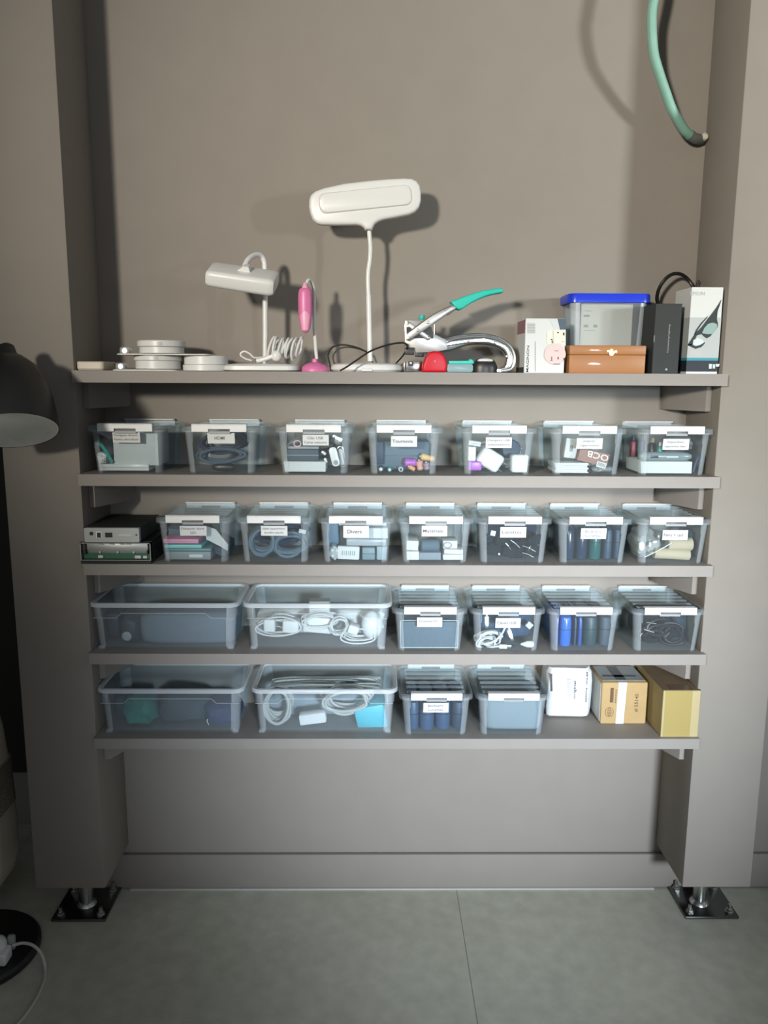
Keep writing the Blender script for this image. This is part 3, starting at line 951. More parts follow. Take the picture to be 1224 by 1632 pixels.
# wooden box with brass clasp
y = .022
M7 = lambda X, Y, yy=y: P(800 + X / 4.708, 440 + Y / 4.708, yy)
a = M7(502, 717); b_ = M7(1083, 522)
W = b_.x - a.x; Hh = b_.z - Z0
wood = mat('orange_brown_wood', (.36, .15, .045, 1), .45, var=.18, scale=9, coat=.2)
c = ((a.x + b_.x) / 2, y, Z0)
t = thing('wooden_box', 'small orange-brown wooden box with brass clasp before the blue-lidded tub', 'box', c)
MB().bb(-W / 2, W / 2, 0, .060, 0, Hh * .66, bev=.0015).build('body', wood, t)
MB().bb(-W / 2 - .0004, W / 2 + .0004, -.0004, .0604, Hh * .663, Hh, bev=.002).build('lid', wood, t)
p = M7(822, 575); cx, cz = p.x - c[0], p.z - Z0
m = MB()
m.prism([(cx + a_ * .0011, cz + b2 * .0011) for a_, b2 in [(-10, 4), (-9, 0), (-6, 2), (-4, -4), (0, -6), (4, -4), (6, 1), (9, -1), (10, 3), (7, 5), (4, 2), (1, 4), (-2, 2), (-5, 5)]], -.0022, -.0003)
m.lathe([(0, 0), (.004, 0), (.004, .002), (0, .0024)], (cx, -.0003, cz + .004), (pi / 2, 0, 0), 16)
m.build('clasp', brass, t)

# blue-lidded tub behind
y = .090
a = P(802 + 500 / 4.708 - 2, 590, y); b_ = P(800 + 1110 / 4.708, 440 + 205 / 4.708, y)
W = b_.x - a.x; cxw = (a.x + b_.x) / 2
Hh = P(960, 467, y).z - Z0
t = thing('food_tub', 'clear plastic tub with bright blue lid behind the wooden box', 'container', (cxw, y, Z0))
D2 = .096
rr = lambda w_, d_, rc, z: rrect(w_, d_, rc, z, D2 / 2 + .002, 6)
m = MB()
m.loft([rr(W * .88, D2 * .88, .014, .0005), rr(W * .90, D2 * .9, .016, .004), rr(W, D2, .018, Hh - .012), rr(W - .003, D2 - .003, .017, Hh - .012), rr(W * .89, D2 * .89, .015, .005)], mi=0, corner_mi=1, nseg=6)
m.build('tub', [clear('tub_plastic', .10), clear('tub_corner_plastic', .30)], t)
m = MB()
ro = W + .012
m.loft([rr(ro - .004, D2 + .002, .018, Hh - .020), rr(ro, D2 + .004, .020, Hh - .019), rr(ro, D2 + .004, .020, Hh - .004), rr(ro - .004, D2, .018, Hh - .0005), rr(ro - .018, D2 - .014, .014, Hh), rr(ro - .022, D2 - .018, .012, Hh - .004)],
       cap0=False)
m.build('lid', mat('blue_lid_plastic', (.015, .045, .62, 1), .28), t)
# folded paper in the tub
xa = M7(582, 520, y + .02).x; xb = M7(968, 520, y + .02).x
t = thing('leaflet', 'cream instruction leaflet standing inside the blue-lidded tub', 'paper', ((xa + xb) / 2, y + .020, Z0 + .0055))
m = MB(); m.bb(-(xb - xa) / 2, (xb - xa) / 2, 0, .004, 0, Hh - .026, bev=.0008, seg=1); m.build('sheet', mat('cream_paper', (.48, .44, .37, 1), .85), t)
m = MB()
for X, Y, w_, h_ in ((635, 298, 46, 16), (700, 375, 30, 22), (630, 375, 34, 20), (650, 262, 60, 4), (660, 408, 80, 4)):
    p = M7(X, Y, y + .02)
    m.box((p.x - (xa + xb) / 2, -.0003, p.z - Z0 - .0055), (w_ * .00028, .0005, h_ * .00028))
m.build('print', inkl, t)

# dark cases, black carton, headset, glasses carton at the end
M8 = lambda X, Y, yy: P(1000 + X / 6.8, 420 + Y / 6.8, yy)
y = .075
a = M8(200, 1170, y); b_ = M8(272, 470, y)
t = thing('black_case', 'narrow black ribbed case squeezed beside the blue-lidded tub', 'case', ((a.x + b_.x) / 2, y, Z0))
W = b_.x - a.x; Hh = b_.z - Z0
m = MB(); m.bb(-W / 2, W / 2, 0, .09, 0, Hh, bev=.002); m.build('casing', black, t)
m = MB()
for k2 in range(7):
    m.bb(-W * .3, W * .2, -.0012, -.0001, Hh * (.35 + .08 * k2), Hh * (.37 + .08 * k2))
m.build('rib', mat('dark_grey_plastic', (.04, .04, .045, 1), .4), t)
y = .022
a = M8(262, 1170, y); b_ = M8(597, 435, y)
W = b_.x - a.x; Hh = b_.z - Z0; cx0 = (a.x + b_.x) / 2
t = thing('carton', 'tall black carton with faded vertical lettering', 'box', (cx0, y, Z0))
m = MB(); m.bb(-W / 2, W / 2, 0, .10, 0, Hh, bev=.001, seg=1); m.build('casing', blackm, t)
m = MB()
p = M8(446, 815, y)
vr = Matrix.Rotation(-pi / 2, 4, 'Y')
m.text('Connecting Lighting', (p.x - cx0, -.0004, p.z - Z0), abs(M8(0, 660, y).z - M8(0, 970, y).z), .0042, vr, 0)
fg = mat('faded_grey_print', (.33, .35, .33, 1), .7)
m.build('lettering', fg, t)
m = MB()
p = M8(420, 1148, y)
m.box((p.x - cx0, -.0003, p.z - Z0), (.004, .0006, .004), rot=(0, .5, 0))
m.build('logo', fg, t)
m = MB()
p = M8(290, 815, y)
m.box((p.x - cx0, -.0003, p.z - Z0), (.003, .0006, .014))
m.build('edge_mark', mat('dim_grey_print', (.12, .13, .13, 1), .7), t)
# loop of black cable
y = .150
cp = M8(530, 320, y)
rad = abs(M8(735, 0, y).x - M8(325, 0, y).x) / 2
loop = [Vector((cp.x + rad * cos(2 * pi * k2 / 40), y + .012 * sin(2 * pi * k2 / 40 * 2), cp.z + rad * sin(2 * pi * k2 / 40))) for k2 in range(40)]
t = thing('cable_loop', 'thick black cable loop rising behind the black and white cartons', 'cable', (cp.x, y, Z0))
o_ = Vector((cp.x, y, Z0))
m = MB(); m.tube([p - o_ for p in loop], .0040, 9, closed=True)
m.tube([Vector((0.0, .004, cp.z - rad - Z0)), Vector((.006, .006, .05)), Vector((.01, .01, .0045)), Vector((.02, .012, .0045))], .004, 9, smooth=6)
m.tube([Vector((rad * .96, .0, cp.z - Z0 + .01)), Vector((rad * 1.15, 0, cp.z - Z0 + .028))], .0024, 8)
m.build('cord', black, t)
# glasses carton
y = .020
a = M8(635, 1172, y); b_ = M8(1042, 258, y)
W = b_.x - a.x; Hh = b_.z - Z0; cx0 = (a.x + b_.x) / 2
t = thing('carton', 'tall white and grey carton picturing dark glasses, last on the top shelf', 'box', (cx0, y, Z0))
m = MB(); m.bb(-W / 2, W / 2, 0, .088, 0, Hh, bev=.0006, seg=1); m.build('casing', paper, t)
gpx = [mat('carton_grey_print', (.42, .45, .45, 1), .6), mat('carton_teal_print', (.03, .27, .33, 1), .6), mat('carton_dark_print', (.012, .018, .030, 1), .6), mat('carton_silver_print', (.45, .45, .45, 1), .6),
       mat('picture_dark_frame', (.012, .022, .024, 1), .6), mat('picture_green_lens', (.24, .36, .34, 1), .5), mat('picture_pale_lens', (.55, .62, .63, 1), .5)]
hk = lambda X, Y: ((lambda p: (p.x, p.z))(M8(X, Y, y)))
zz = lambda Y: M8(840, Y, y).z - Z0
m = MB()
for y0, y1, mi in ((585, 1022, 0), (1022, 1052, 1), (1052, 1171, 2)):
    m.bb(-W / 2, W / 2, -.0005, -.0001, max(.0006, zz(y1)), zz(y0), mi=mi)
    m.bb(-W / 2 - .0005, -W / 2 - .0001, 0, .088, max(.0006, zz(y1)), zz(y0), mi=mi)
mq = lambda L_, mi, yy=-.0007: quad(m, cx0, Z0, yy, [hk(*p) for p in L_], mi, .0004)
mq([(1018, 388), (1003, 440), (975, 520), (968, 600), (978, 650), (975, 690), (935, 745), (895, 790), (855, 812), (825, 790), (800, 765), (750, 780), (720, 850), (700, 880), (655, 895), (650, 880), (690, 820), (730, 760), (800, 690), (860, 610), (915, 540), (960, 480)], 4)
mq([(870, 566), (860, 590), (800, 660), (760, 720), (735, 770), (720, 770), (740, 720), (790, 650)], 4)
mq([(650, 880), (690, 905), (735, 925), (800, 905), (838, 865), (830, 850), (790, 880), (735, 895), (690, 870)], 4)
mq([(805, 755), (830, 700), (870, 655), (920, 640), (965, 655), (970, 690), (940, 735), (915, 765), (860, 765)], 5, -.0012)
mq([(705, 880), (712, 830), (760, 805), (812, 830), (828, 855), (790, 880), (740, 895)], 6, -.0012)
mq([(655, 970), (690, 945), (740, 935), (800, 955), (820, 985), (760, 1000), (690, 995)], 3)
p = hk(760, 325); m.text('EPSON', (p[0] - cx0, -.0005, p[1] - Z0), abs(hk(838, 0)[0] - hk(682, 0)[0]), abs(hk(0, 304)[1] - hk(0, 345)[1]), None, 3)
for X0, X1, Y0, Y1 in ((880, 915, 1088, 1140), (922, 950, 1092, 1138), (955, 995, 1088, 1118)):
    mq([(X0, Y0), (X1, Y0), (X1 - 6, Y1), (X0, Y1)], 6, -.0010)
m.build('print', gpx, t)

# conduit hanging in from above and its wall socket end
pts_ = [(1119, 221, .190), (1115, 222, .184), (1107, 220, .170), (1098, 214, .158), (1090, 206, .148), (1080, 190, .136), (1070, 172, .126), (1062, 150, .117), (1055, 130, .110), (1047, 105, .103), (1042, 85, .098), (1039, 52, .093), (1039, 20, .09), (1042, 0, .09), (1048, -30, .09), (1056, -70, .10), (1066, -110, .12), (1078, -150, .15), (1084, -175, .188)]
org = P(*pts_[0])
t = thing('flexible_conduit', 'green flexible conduit curving down to the wall corner', 'conduit', org)
tb = [P(*p) - org for p in pts_]
m = MB(); m.tube(tb[2:], .0098, 14, smooth=6); m.build('hose', mat('grey_green_hose', (.23, .44, .36, 1), .55, var=.12, scale=40), t)
m = MB(); m.tube(tb[0:4], .0108, 14, smooth=5); m.build('sleeve', mat('dark_rubber_sleeve', (.16, .18, .17, 1), .6), t)
m = MB(); m.lathe([(0, .0), (.0085, 0), (.009, .002), (.008, .005), (.006, .010), (.004, .012), (0, .012)], (.001, -.009, .001), (pi / 2 + .25, .15, 0), 20); m.build('end_cap', mat('cream_putty', (.55, .53, .44, 1), .7), t)

# ------------------------------------------------------------------ parcels at the end of the lowest shelf
z4 = SZ[4]
M9 = lambda X, Y, yy: P(860 + X / 4.533, 1050 + Y / 4.533, yy)
y = .100
a = M9(48, 430, y); b_ = M9(398, 0, y)
W = b_.x - a.x; Hh = .128
t = thing('parcel', 'white plastic mailer standing between pale grey box and taped carton', 'parcel', ((a.x + b_.x) / 2, y, z4))
m = MB()
ry = lambda w_, d_, rc, z, k2: [v + Vector((.0016 * sin(v.y * 300 + k2), .0014 * sin(v.x * 190 + k2 * 2), .0012 * sin(v.x * 140 + k2))) for v in rrect(w_, d_, rc, z, .044, 8)]
m.loft([ry(W * .86, .066, .012, .0035, 0), ry(W * .96, .080, .016, .008, 1), ry(W, .086, .018, .03, 2), ry(W * .99, .088, .018, .06, 3), ry(W, .088, .018, .095, 4), ry(W * .97, .084, .018, .118, 5), ry(W * .9, .07, .016, .1265, 6)])
m.build('mailer', mat('white_plastic_film', (.60, .61, .61, 1), .4, bump=.25, scale=30), t)
tc0 = ((a.x + b_.x) / 2, z4)
m = MB()
def wr(s, X, Y, Ylen, thick, mi=0):
    p = M9(X, Y, y)
    m.text(s, (p.x - tc0[0], -.0006, p.z - z4), Ylen / 4.533 * .00142, thick, vr, mi)
wr('optoma  uhd.60', 340, 205, 240, .0058)
wr('original', 255, 225, 140, .0075)
m.build('writing', ink, t)
m = MB()
for k2 in range(9):
    p = M9(212, 150 + k2 * 14, y)
    m.box((p.x - tc0[0], -.0006, p.z - z4), (.0085, .0008, .0016 if k2 % 2 else .0028))
m.build('barcode', mat('pale_barcode_print', (.42, .43, .44, 1), .7), t)
m = MB()
p = M9(85, 170, y); m.box((p.x - tc0[0], -.0014, p.z - z4), (.0036, .0012, .043), rot=(0, -.07, 0))
m.build('black_strip', mat('dark_smudge_print', (.06, .06, .07, 1), .7), t)

y = .078
a = M9(437, 466, y); b_ = M9(785, 172, y)
W = b_.x - a.x; Hh = b_.z - z4
zb = z4
t = thing('parcel', 'brown taped carton with a white strip and ink stamps', 'parcel', ((a.x + b_.x) / 2, y, zb))
ox = (a.x + b_.x) / 2
m = MB(); m.bb(-W / 2, W / 2, 0, .112, 0, Hh, bev=.003); m.build('carton', card, t)
m = MB(); p = M9(588, 300, y)
m.prism([(p.x - ox + q_, z_) for q_, z_ in ((-.0105, .0008), (.0085, .0008), (.0120, Hh + .0004), (-.0085, Hh + .0004))], -.0012, -.0002)
m.bb(p.x - ox - .009, p.x - ox + .012, -.0010, .108, Hh - .0002, Hh + .0008)
m.build('strip', tapew, t)
m = MB(); m.bb(-W / 2 + .004, W / 2 - .004, .010, .102, Hh + .0009, Hh + .0016, mi=0); m.bb(-W * .16, W * .06, .012, .1, Hh + .0017, Hh + .0022, mi=1); m.bb(-W * .4, W * .34, .030, .042, Hh + .0017, Hh + .0022, mi=1)
m.bb(-W / 2 - .0010, -W / 2 - .0002, .006, .106, .004, Hh - .004, mi=2)
m.build('tape', [tapeg, mat('dark_grey_tape', (.10, .11, .12, 1), .3), paper], t)
m = MB()
p = M9(700, 318, y); m.text('# 55145', (p.x - ox, -.0004, p.z - zb), 145 / 4.533 * .00140, .0088, vr, 0)
p = M9(522, 262, y); m.box((p.x - ox, -.0003, p.z - zb), (.0078, .0006, .036), mi=0)
p = M9(550, 270, y)
for k2 in range(6):
    m.box((p.x - ox, -.0003, p.z - zb + (k2 - 2.5) * .006), (.0022, .0006, .0035), mi=0)
p = M9(503, 385, y)
for k2 in range(5):
    m.box((p.x - ox, -.0003, p.z - zb + (k2 - 2) * .004), (.013 - abs(k2 - 2) * .003, .0006, .0015), mi=0)
ring = [(p.x - ox + .0095 * cos(2 * pi * k2 / 28), -.0004, p.z - zb + .0115 * sin(2 * pi * k2 / 28)) for k2 in range(28)]
m.tube(ring, .0005, 5, closed=True)
m.build('stamp', mat('brown_stamp_ink', (.13, .075, .04, 1), .8), t)

y = .010
a = M9(866, 574, y); b_ = M9(1178, 228, y)
a2 = M9(1165, 574, y)
W = (b_.x - M9(888, 228, y).x) * .5 + (a2.x - a.x) * .5; Hh = b_.z - z4; ox = (a.x + a2.x) / 2 - .003; W -= .008
t = thing('parcel', 'plain tan cardboard carton at the shelf end with a dark lid', 'parcel', (ox, y, z4))
m = MB(); m.bb(-W / 2, W / 2, 0, .178, 0, Hh - .0012, bev=.0008, seg=1); m.build('carton', cardy, t)
m = MB(); m.slab([(-W / 2, 0), (W / 2, 0), (W / 2, .120), (W / 2 - .020, .150), (W / 2 - .034, .155), (W / 2 - .034, .178), (-W / 2, .178)], Hh - .0010, Hh + .0004); m.build('top_flap', cardd, t)
m = MB(); m.bb(-W * .44, W * .28, -.0005, -.0001, .001, Hh - .001); m.bb(-W * .3, W * .3, .002, .03, Hh + .0005, Hh + .0008, mi=1); m.build('tape', [tape, mat('dark_tan_tape', (.12, .075, .035, 1), .35)], t)

# ------------------------------------------------------------------ drive cases, middle shelf
z2 = SZ[2]
N0 = lambda X, Y, yy: P(120 + X / 8.743, 750 + Y / 8.743, yy)
y = .004
a = N0(77, 1285, y); b_ = N0(1046, 1008, y)
W = b_.x - a.x; Hh = b_.z - z2; ox = (a.x + b_.x) / 2
ox = max(ox, XL + W / 2 + .001) if y > .018 else ox
t = thing('drive_case', 'open black drive case showing its green board, lower of two', 'drive case', (ox, y, z2), 'external drive cases')
D_ = .150
wx = 0
m = MB()
xi0, xi1 = -W / 2, W / 2
m.bb(xi0, xi1, 0, .0145, 0, .0085, bev=.0006, seg=1)
x_in = (XL + .0015) - ox
m.bb(max(xi0, x_in), xi1, .0146, D_, 0, .0085); m.bb(max(xi0, x_in), xi1, .020, D_, Hh - .0015, Hh); m.bb(xi1 - .0015, xi1, .002, D_, .0085, Hh); m.bb(max(xi0, x_in), max(xi0, x_in) + .0015, .0146, D_, .0085, Hh)
m.build('casing', black, t)
m = MB()
m.bb(xi0, xi1, -.0008, .0012, .0072, .0088); m.bb(xi0, xi0 + .0022, -.0006, .012, .0088, Hh); m.bb(xi1 - .0022, xi1, -.0006, .012, .0088, Hh); m.bb(xi0, xi1, -.0006, .012, Hh - .0018, Hh)
m.build('rim', steel, t)
m = MB(); m.bb(xi0 + .004, xi1 - .004, .010, .0118, .009, .0205); m.bb(xi0 + .02, xi1 - .02, .0119, .08, .0088, .0100); m.build('circuit_board', green, t)
m = MB()
for u, w_, z0_, z1_, yy in ((.27, .011, .0105, .017, .006), (.80, .014, .0100, .0165, .006), (.9, .009, .0100, .016, .007), (.26, .004, .021, .0255, .008), (.51, .004, .021, .0255, .008), (.74, .004, .021, .0255, .008)):
    xx = xi0 + W * u
    m.bb(xx - w_ / 2, xx + w_ / 2, yy, .0102, z0_, z1_, bev=.001)
m.build('connector', offwhite, t)
m = MB(); m.bb(xi0 + .010, xi1 - .010, .013, .06, .0200, Hh - .004, bev=.001); m.build('drive', mat('silver_drive_metal', (.38, .40, .39, 1), .4, .6), t)
MB().bb(xi0 + .007, xi0 + .010, .004, .0128, .0195, .0285).build('bracket', black, t); MB().bb(xi1 - .010, xi1 - .007, .004, .0128, .0195, .0285).build('bracket', black, t)
m = MB()
for u in (.28, .43, .58, .67):
    m.bb(xi0 + W * u - .005, xi0 + W * u + .005, .0095, .0128, Hh - .0058, Hh - .0046)
m.build('contact_strip', steel, t)
zt = z2 + Hh
y = .006
a = N0(128, 1000, y); b_ = N0(886, 800, y)
W = b_.x - a.x; Hh2 = b_.z - zt - .0004; ox = (a.x + b_.x) / 2
t = thing('drive_case', 'silver-fronted drive case with sockets, upper of two on middle shelf', 'drive case', (ox, y, zt + .0003), 'external drive cases')
MB().bb(-W / 2 + .001, W / 2, .0115, .165, 0, Hh2, bev=.002).build('casing', blackm, t)
m = MB(); m.prism([(p[0], p[1] + Hh2 / 2) for p in rrect_xz(W, Hh2 - .0006, .0028)], 0, .0113, bev=.0004, seg=1); m.build('front_plate', mat('silver_painted_metal', (.42, .45, .43, 1), .4, .25), t)
Lx = lambda X: N0(X, 900, y).x - ox
Lz = lambda Y: N0(500, Y, y).z - zt
m = MB(); m.lathe([(0, 0), (.0042, 0), (.0042, .0006), (0, .0006)], (Lx(227), -.0001, Lz(880)), (pi / 2, 0, 0), 24); m.build('power_socket', black, t)
m = MB(); m.bb(Lx(290), Lx(368), -.0006, -.0001, Lz(940), Lz(850), mi=0); m.bb(Lx(305), Lx(357), -.0012, -.0007, Lz(935), Lz(865), mi=1); m.build('network_socket', [white, black], t)
m = MB(); m.bb(Lx(416), Lx(518), -.0006, -.0001, Lz(932), Lz(866)); m.build('usb_socket', black, t)
m = MB(); m.bb(Lx(605), Lx(782), -.0006, -.0001, Lz(910), Lz(888)); m.build('slot', offwhite, t)
m = MB(); m.lathe([(0, 0), (.0020, 0), (.0018, .0008), (0, .0008)], (Lx(850), -.0001, Lz(897)), (pi / 2, 0, 0), 14); m.build('screw', dsteel, t)

# ------------------------------------------------------------------ floor lamp, appliance, lead
bx, by = -.905, -.045
t = thing('floor_lamp', 'black floor lamp with cone shade and round foot beside the post', 'lamp', (bx, by, 0))
MB().lathe([(0, .0005), (.133, .0005), (.136, .004), (.136, .014), (.130, .020), (.03, .024), (.016, .034), (0, .034)], seg=64).build('base', black, t)
sc = P(21, 687, -.16)
ax = Vector((.22, -.47, -1)).normalized()         # the shade opens down and towards the room
Ls = .180
top = sc - ax * Ls
za = top.z - .030
MB().tube([(0, 0, .03), (0, 0, za + .03)], .0095, 12).build('pole', black, t)
loc = lambda v: v - Vector((bx, by, 0))
MB().tube([Vector((0, 0, za)), Vector((.05, -.01, za)), loc(top + Vector((-.05, .035, -.030))), loc(top + ax * .03)], .0070, 10, smooth=6).build('arm', black, t)
q_ = ax.to_track_quat('-Z', 'Y')
def shade(prof, nm, material):
    m = MB(); m.lathe(prof, seg=56)
    o = m.build(nm, material, t, loc(sc)); o.rotation_mode = 'QUATERNION'; o.rotation_quaternion = q_
    return o
Rr = .0815
shade([(Rr, 0), (Rr * .985, .03), (Rr * .93, .065), (Rr * .83, .098), (Rr * .66, .128), (Rr * .42, .148), (Rr * .26, .154), (Rr * .22, .165), (Rr * .18, .178), (Rr * .10, .183), (0, .184)][::-1] + [(Rr, 0), (Rr - .0015, 0), (Rr * .965, .03), (Rr * .91, .064), (Rr * .81, .096), (Rr * .64, .126), (Rr * .4, .1455), (0, .147)], 'shade', black)
shade([(Rr - .0018, .0004), (Rr * .958, .03), (Rr * .90, .063), (Rr * .80, .095), (Rr * .63, .1245), (Rr * .39, .144), (0, .1455), (0, .1445), (Rr * .37, .143), (Rr * .61, .1235), (Rr * .78, .094), (Rr * .88, .063), (Rr * .94, .03), (Rr - .0032, .0004)], 'shade_lining', mat('white_enamel', (.88, .89, .87, 1), .5))
shade([(0, .140), (.014, .140), (.014, .110), (.016, .105), (.028, .080), (.030, .062), (.024, .046), (.012, .037), (0, .035)], 'bulb', mat('frosted_bulb', (.86, .86, .82, 1), .4))

xr = P(24, 1330, .03).x - .058
t = thing('air_cooler', 'cream rounded appliance with a grille standing behind the lamp foot', 'appliance', (xr - .17, .115, 0))
m = MB()
ztop = P(0, 1100, .03).z + .02
def apr(w_, d_, rc, z, cx): return rrect(w_, d_, rc, z, 0, 6, cx)
m.loft([apr(.20, .09, .03, .052, 0), apr(.27, .13, .035, .062, 0), apr(.315, .15, .04, .085, 0), apr(.337, .164, .04, .13, 0), apr(.340, .168, .04, .22, 0), apr(.330, .168, .04, .36, -.003), apr(.318, .166, .04, .46, -.006), apr(.300, .160, .04, .52, -.010),
        apr(.270, .15, .04, ztop - .03, -.018), apr(.22, .12, .04, ztop - .005, -.03), apr(.16, .08, .03, ztop, -.04)])
m.build('casing', mat('ivory_plastic', (.80, .74, .60, 1), .5), t)
m = MB()
for k2 in range(14):
    zz_ = .265 + k2 * .0085; wq = .340 - (zz_ - .22) * .0715 + .002; m.loft([apr(wq - .002, .1685, .04, zz_ - .002, 0), apr(wq + .001, .1715, .041, zz_ - .001, 0), apr(wq + .001, .1715, .041, zz_ + .001, 0), apr(wq - .002, .1685, .04, zz_ + .002, 0)])
m.build('grille', mat('tan_grille_plastic', (.30, .26, .19, 1), .6), t)
for sx, sy in ((-.12, -.03), (-.12, .03)):
    MB().lathe([(0, 0), (.016, 0), (.018, .006), (.018, .044), (.014, .054), (0, .054)], (sx, sy, .0)).build('foot', black, t)

# power plug and lead
pz = P(8, 1520, -.075)
t = thing('power_plug', 'white mains adapter on the black lamp foot with pale lead', 'plug', (P(2, 1530, -.09).x, -.095, .0225))
m = MB(); m.bb(-.022, .020, -.018, .020, 0, .030, bev=.006, seg=3); m.build('body', white, t)
m = MB(); m.lathe([(0, 0), (.0165, 0), (.019, .004), (.019, .020), (.015, .026), (0, .026)], (-.012, .022, .029), (R(70), 0, R(20)), 28); m.build('plug_head', whitem, t)
m = MB(); m.bb(.008, .024, .020, .032, .012, .046, bev=.004); m.build('socket_collar', mgrey, t)
def fl_(px, py, z):
    d = CM.to_3x3() @ Vector(((px - 612) / F, -(py - 816) / F, -1))
    return Vector((0, -CAMD, CAMZ)) + d * ((z - CAMZ) / d.z)
cable('mains_lead', 'pale lead curving from the mains adapter down across the floor',
      [fl_(20, 1507, .048), fl_(36, 1503, .050), fl_(53, 1507, .046), fl_(66, 1521, .030), fl_(72, 1545, .0035), fl_(66, 1575, .0035), fl_(45, 1612, .0035), fl_(20, 1640, .0035), fl_(-20, 1670, .0035)], .0034, mat('pale_grey_lead', (.50, .49, .45, 1), .5))

# ------------------------------------------------------------------ what the boxes hold
def cell(px, z_):
    return P(px, 800, .05)
def rectw(x0, y0, x1, y1, yy):
    a_ = P(x0, y1, yy); b2_ = P(x1, y0, yy)
    return (a_.x + b2_.x) / 2, (a_.z + b2_.z) / 2, abs(b2_.x - a_.x), abs(b2_.z - a_.z)

def item_box(name, label, cat, r, yy, dep, m_, ang=0, bev=.0015, group=None, stripes=0, m2=None, floor=None):
    """a carton, case or block seen at photo rectangle r"""
    cx, cz, wd, ht = rectw(*r, yy)
    if floor is not None:
        ht = max(.004, cz + ht / 2 - floor); cz = floor + ht / 2
    t = thing(name, label, cat, (cx, yy, cz - ht / 2), group)
    mb = MB().box((0, dep / 2, ht / 2), (wd, dep, ht), rot=(0, R(ang), 0), bev=bev)
    mb.build('casing', m_, t)
    if stripes:
        g_ = MB(); Mr = Matrix.Rotation(R(ang), 4, 'Y')
        for k in range(stripes):
            off = Vector(((k - (stripes - 1) / 2) * wd * .09, -dep / 2 - .0003, 0))
            g_.box(Vector((0, dep / 2, ht / 2)) + Mr @ off, (wd * (.03 if k % 2 else .05), .0005, ht * .34), rot=(0, R(ang), 0))
        g_.build('print', m2 or inkl, t)
    elif m2 is not None:
        g_ = MB().box((0, dep / 2, ht / 2), (wd * 1.004, dep * 1.004, .0012), rot=(0, R(ang), 0))
        g_.build('seam', m2, t)
    return t

def lump(name, label, cat, r, yy, dep, m_, seed=0, lump_=.10, pw=.72, group=None, floor=None, pin=None):
    cx, cz, wd, ht = rectw(*r, yy)
    if floor is not None:
        ht = cz + ht / 2 - floor; cz = floor + ht / 2
    return tag(MB().ball((0, dep / 2, ht / 2), (wd / 2, dep / 2, ht / 2), lump=lump_, seed=seed, pw=pw).build(name, m_, None, (cx, yy, cz - ht / 2)), label, cat, group)

def tangle(name, label, r, yy, dep, m_, rad=.0022, loops=9, seed=0, group=None, jumble=0):
    """a cable folded in many loops filling rectangle r"""
    cx, cz, wd, ht = rectw(*r, yy)
    rn = random.Random(seed)
    pts = []
    for k in range(loops * 9):
        u = k / 9
        lp = int(u)
        rn2 = random.Random(seed * 100 + lp)
        ex, ez = rn2.uniform(.62, 1), rn2.uniform(.6, 1)
        a_ = 2 * pi * (u - lp)
        if jumble:
            ex *= .55; ez *= .55
        ox_, oz_ = rn2.uniform(-jumble, jumble) * wd, rn2.uniform(-jumble, jumble) * ht
        pts.append((ox_ + wd * .5 * ex * cos(a_ * (1 if lp % 2 else -1)) * .97, dep * (.12 + .76 * (.5 + .5 * sin(u * 1.7))), oz_ + ht * .5 + ht * .47 * ez * sin(a_ + .2 * rn2.random())))
    t = thing(name, label, 'cable', (cx, yy, cz - ht / 2), group)
    MB().tube(pts, rad, 7, smooth=3).build('cord', m_, t)
    m_b = MB(); m_b.box((wd * .05, dep * .5, ht * .5), (.006, dep * .8, ht * .9), bev=.002)
    return t

def charger(name, label, r, yy, dep, m_, ang=0, pins=1, group=None):
    cx, cz, wd, ht = rectw(*r, yy)
    t = thing(name, label, 'charger', (cx, yy, cz - ht / 2), group)
    M_ = Matrix.Translation((0, dep / 2, ht / 2)) @ Matrix.Rotation(R(ang), 4, 'Y')
    k = .78 if abs(ang) > 10 else 1.0
    MB().box((0, dep / 2, ht / 2), (wd * k, dep, ht * k), rot=(0, R(ang), 0), bev=min(wd, ht) * .16, seg=3).build('body', m_, t)
    g_ = MB()
    for s in (-1, 1):
        a0 = M_ @ Vector((pins * wd * k * .5, 0, s * ht * k * .22)); a1 = M_ @ Vector((pins * (wd * k * .5 + .010), 0, s * ht * k * .22))
        g_.tube([a0, a1], .0019, 8)
    g_.build('pin', steel, t)
    return t

F1, F2, F3, F4 = (SZ[k] + .0047 for k in (1, 2, 3, 4))
BEFORE = set(o_.name for o_ in COL.objects)
# second shelf, box of papers and gadgets
item_box('leaflet_stack', 'stack of pale grey leaflets filling most of the first box on second shelf', 'papers', (182, 687, 251, 741), .032, .09, lgrey, floor=F1 + .011, m2=paper)
item_box('flat_carton', 'slim white carton lying beneath the grey leaflets', 'box', (154, 740, 237, 748.5), .026, .10, white, floor=F1, m2=mgrey)
lump('felt_pouch', 'dark grey-green pouch behind the teal gadget', 'pouch', (150, 690, 184, 740), .075, .07, slate, 3, .06)
cable('teal_strap', 'teal plastic strap gadget beside the grey leaflets',
      [P(152, 706, .027), P(160, 708, .027), P(168, 718, .027), P(176, 732, .027), P(179, 737, .027)], .0040, tealb, cat='gadget')
lump('white_toy', 'small knobbly white gadget lying under the teal strap', 'gadget', (149.5, 722, 168, 740), .024, .02, white, 5, .16)
tag(MB().box((0, 0, 0), (.032, .05, .0010), rot=(.2, .5, .1)).build('lilac_sheet', mat('lilac_paper', (.60, .54, .62, 1), .8), None, P(171, 690, .07)), 'lilac folded sheet on top of the grey-green pouch', 'paper')
tag(MB().box((0, 0, 0), (.010, .07, .006), bev=.002).build('pink_pen', pink, None, P(255, 699, .09)), 'pink pen lying beside the grey leaflets', 'pen')
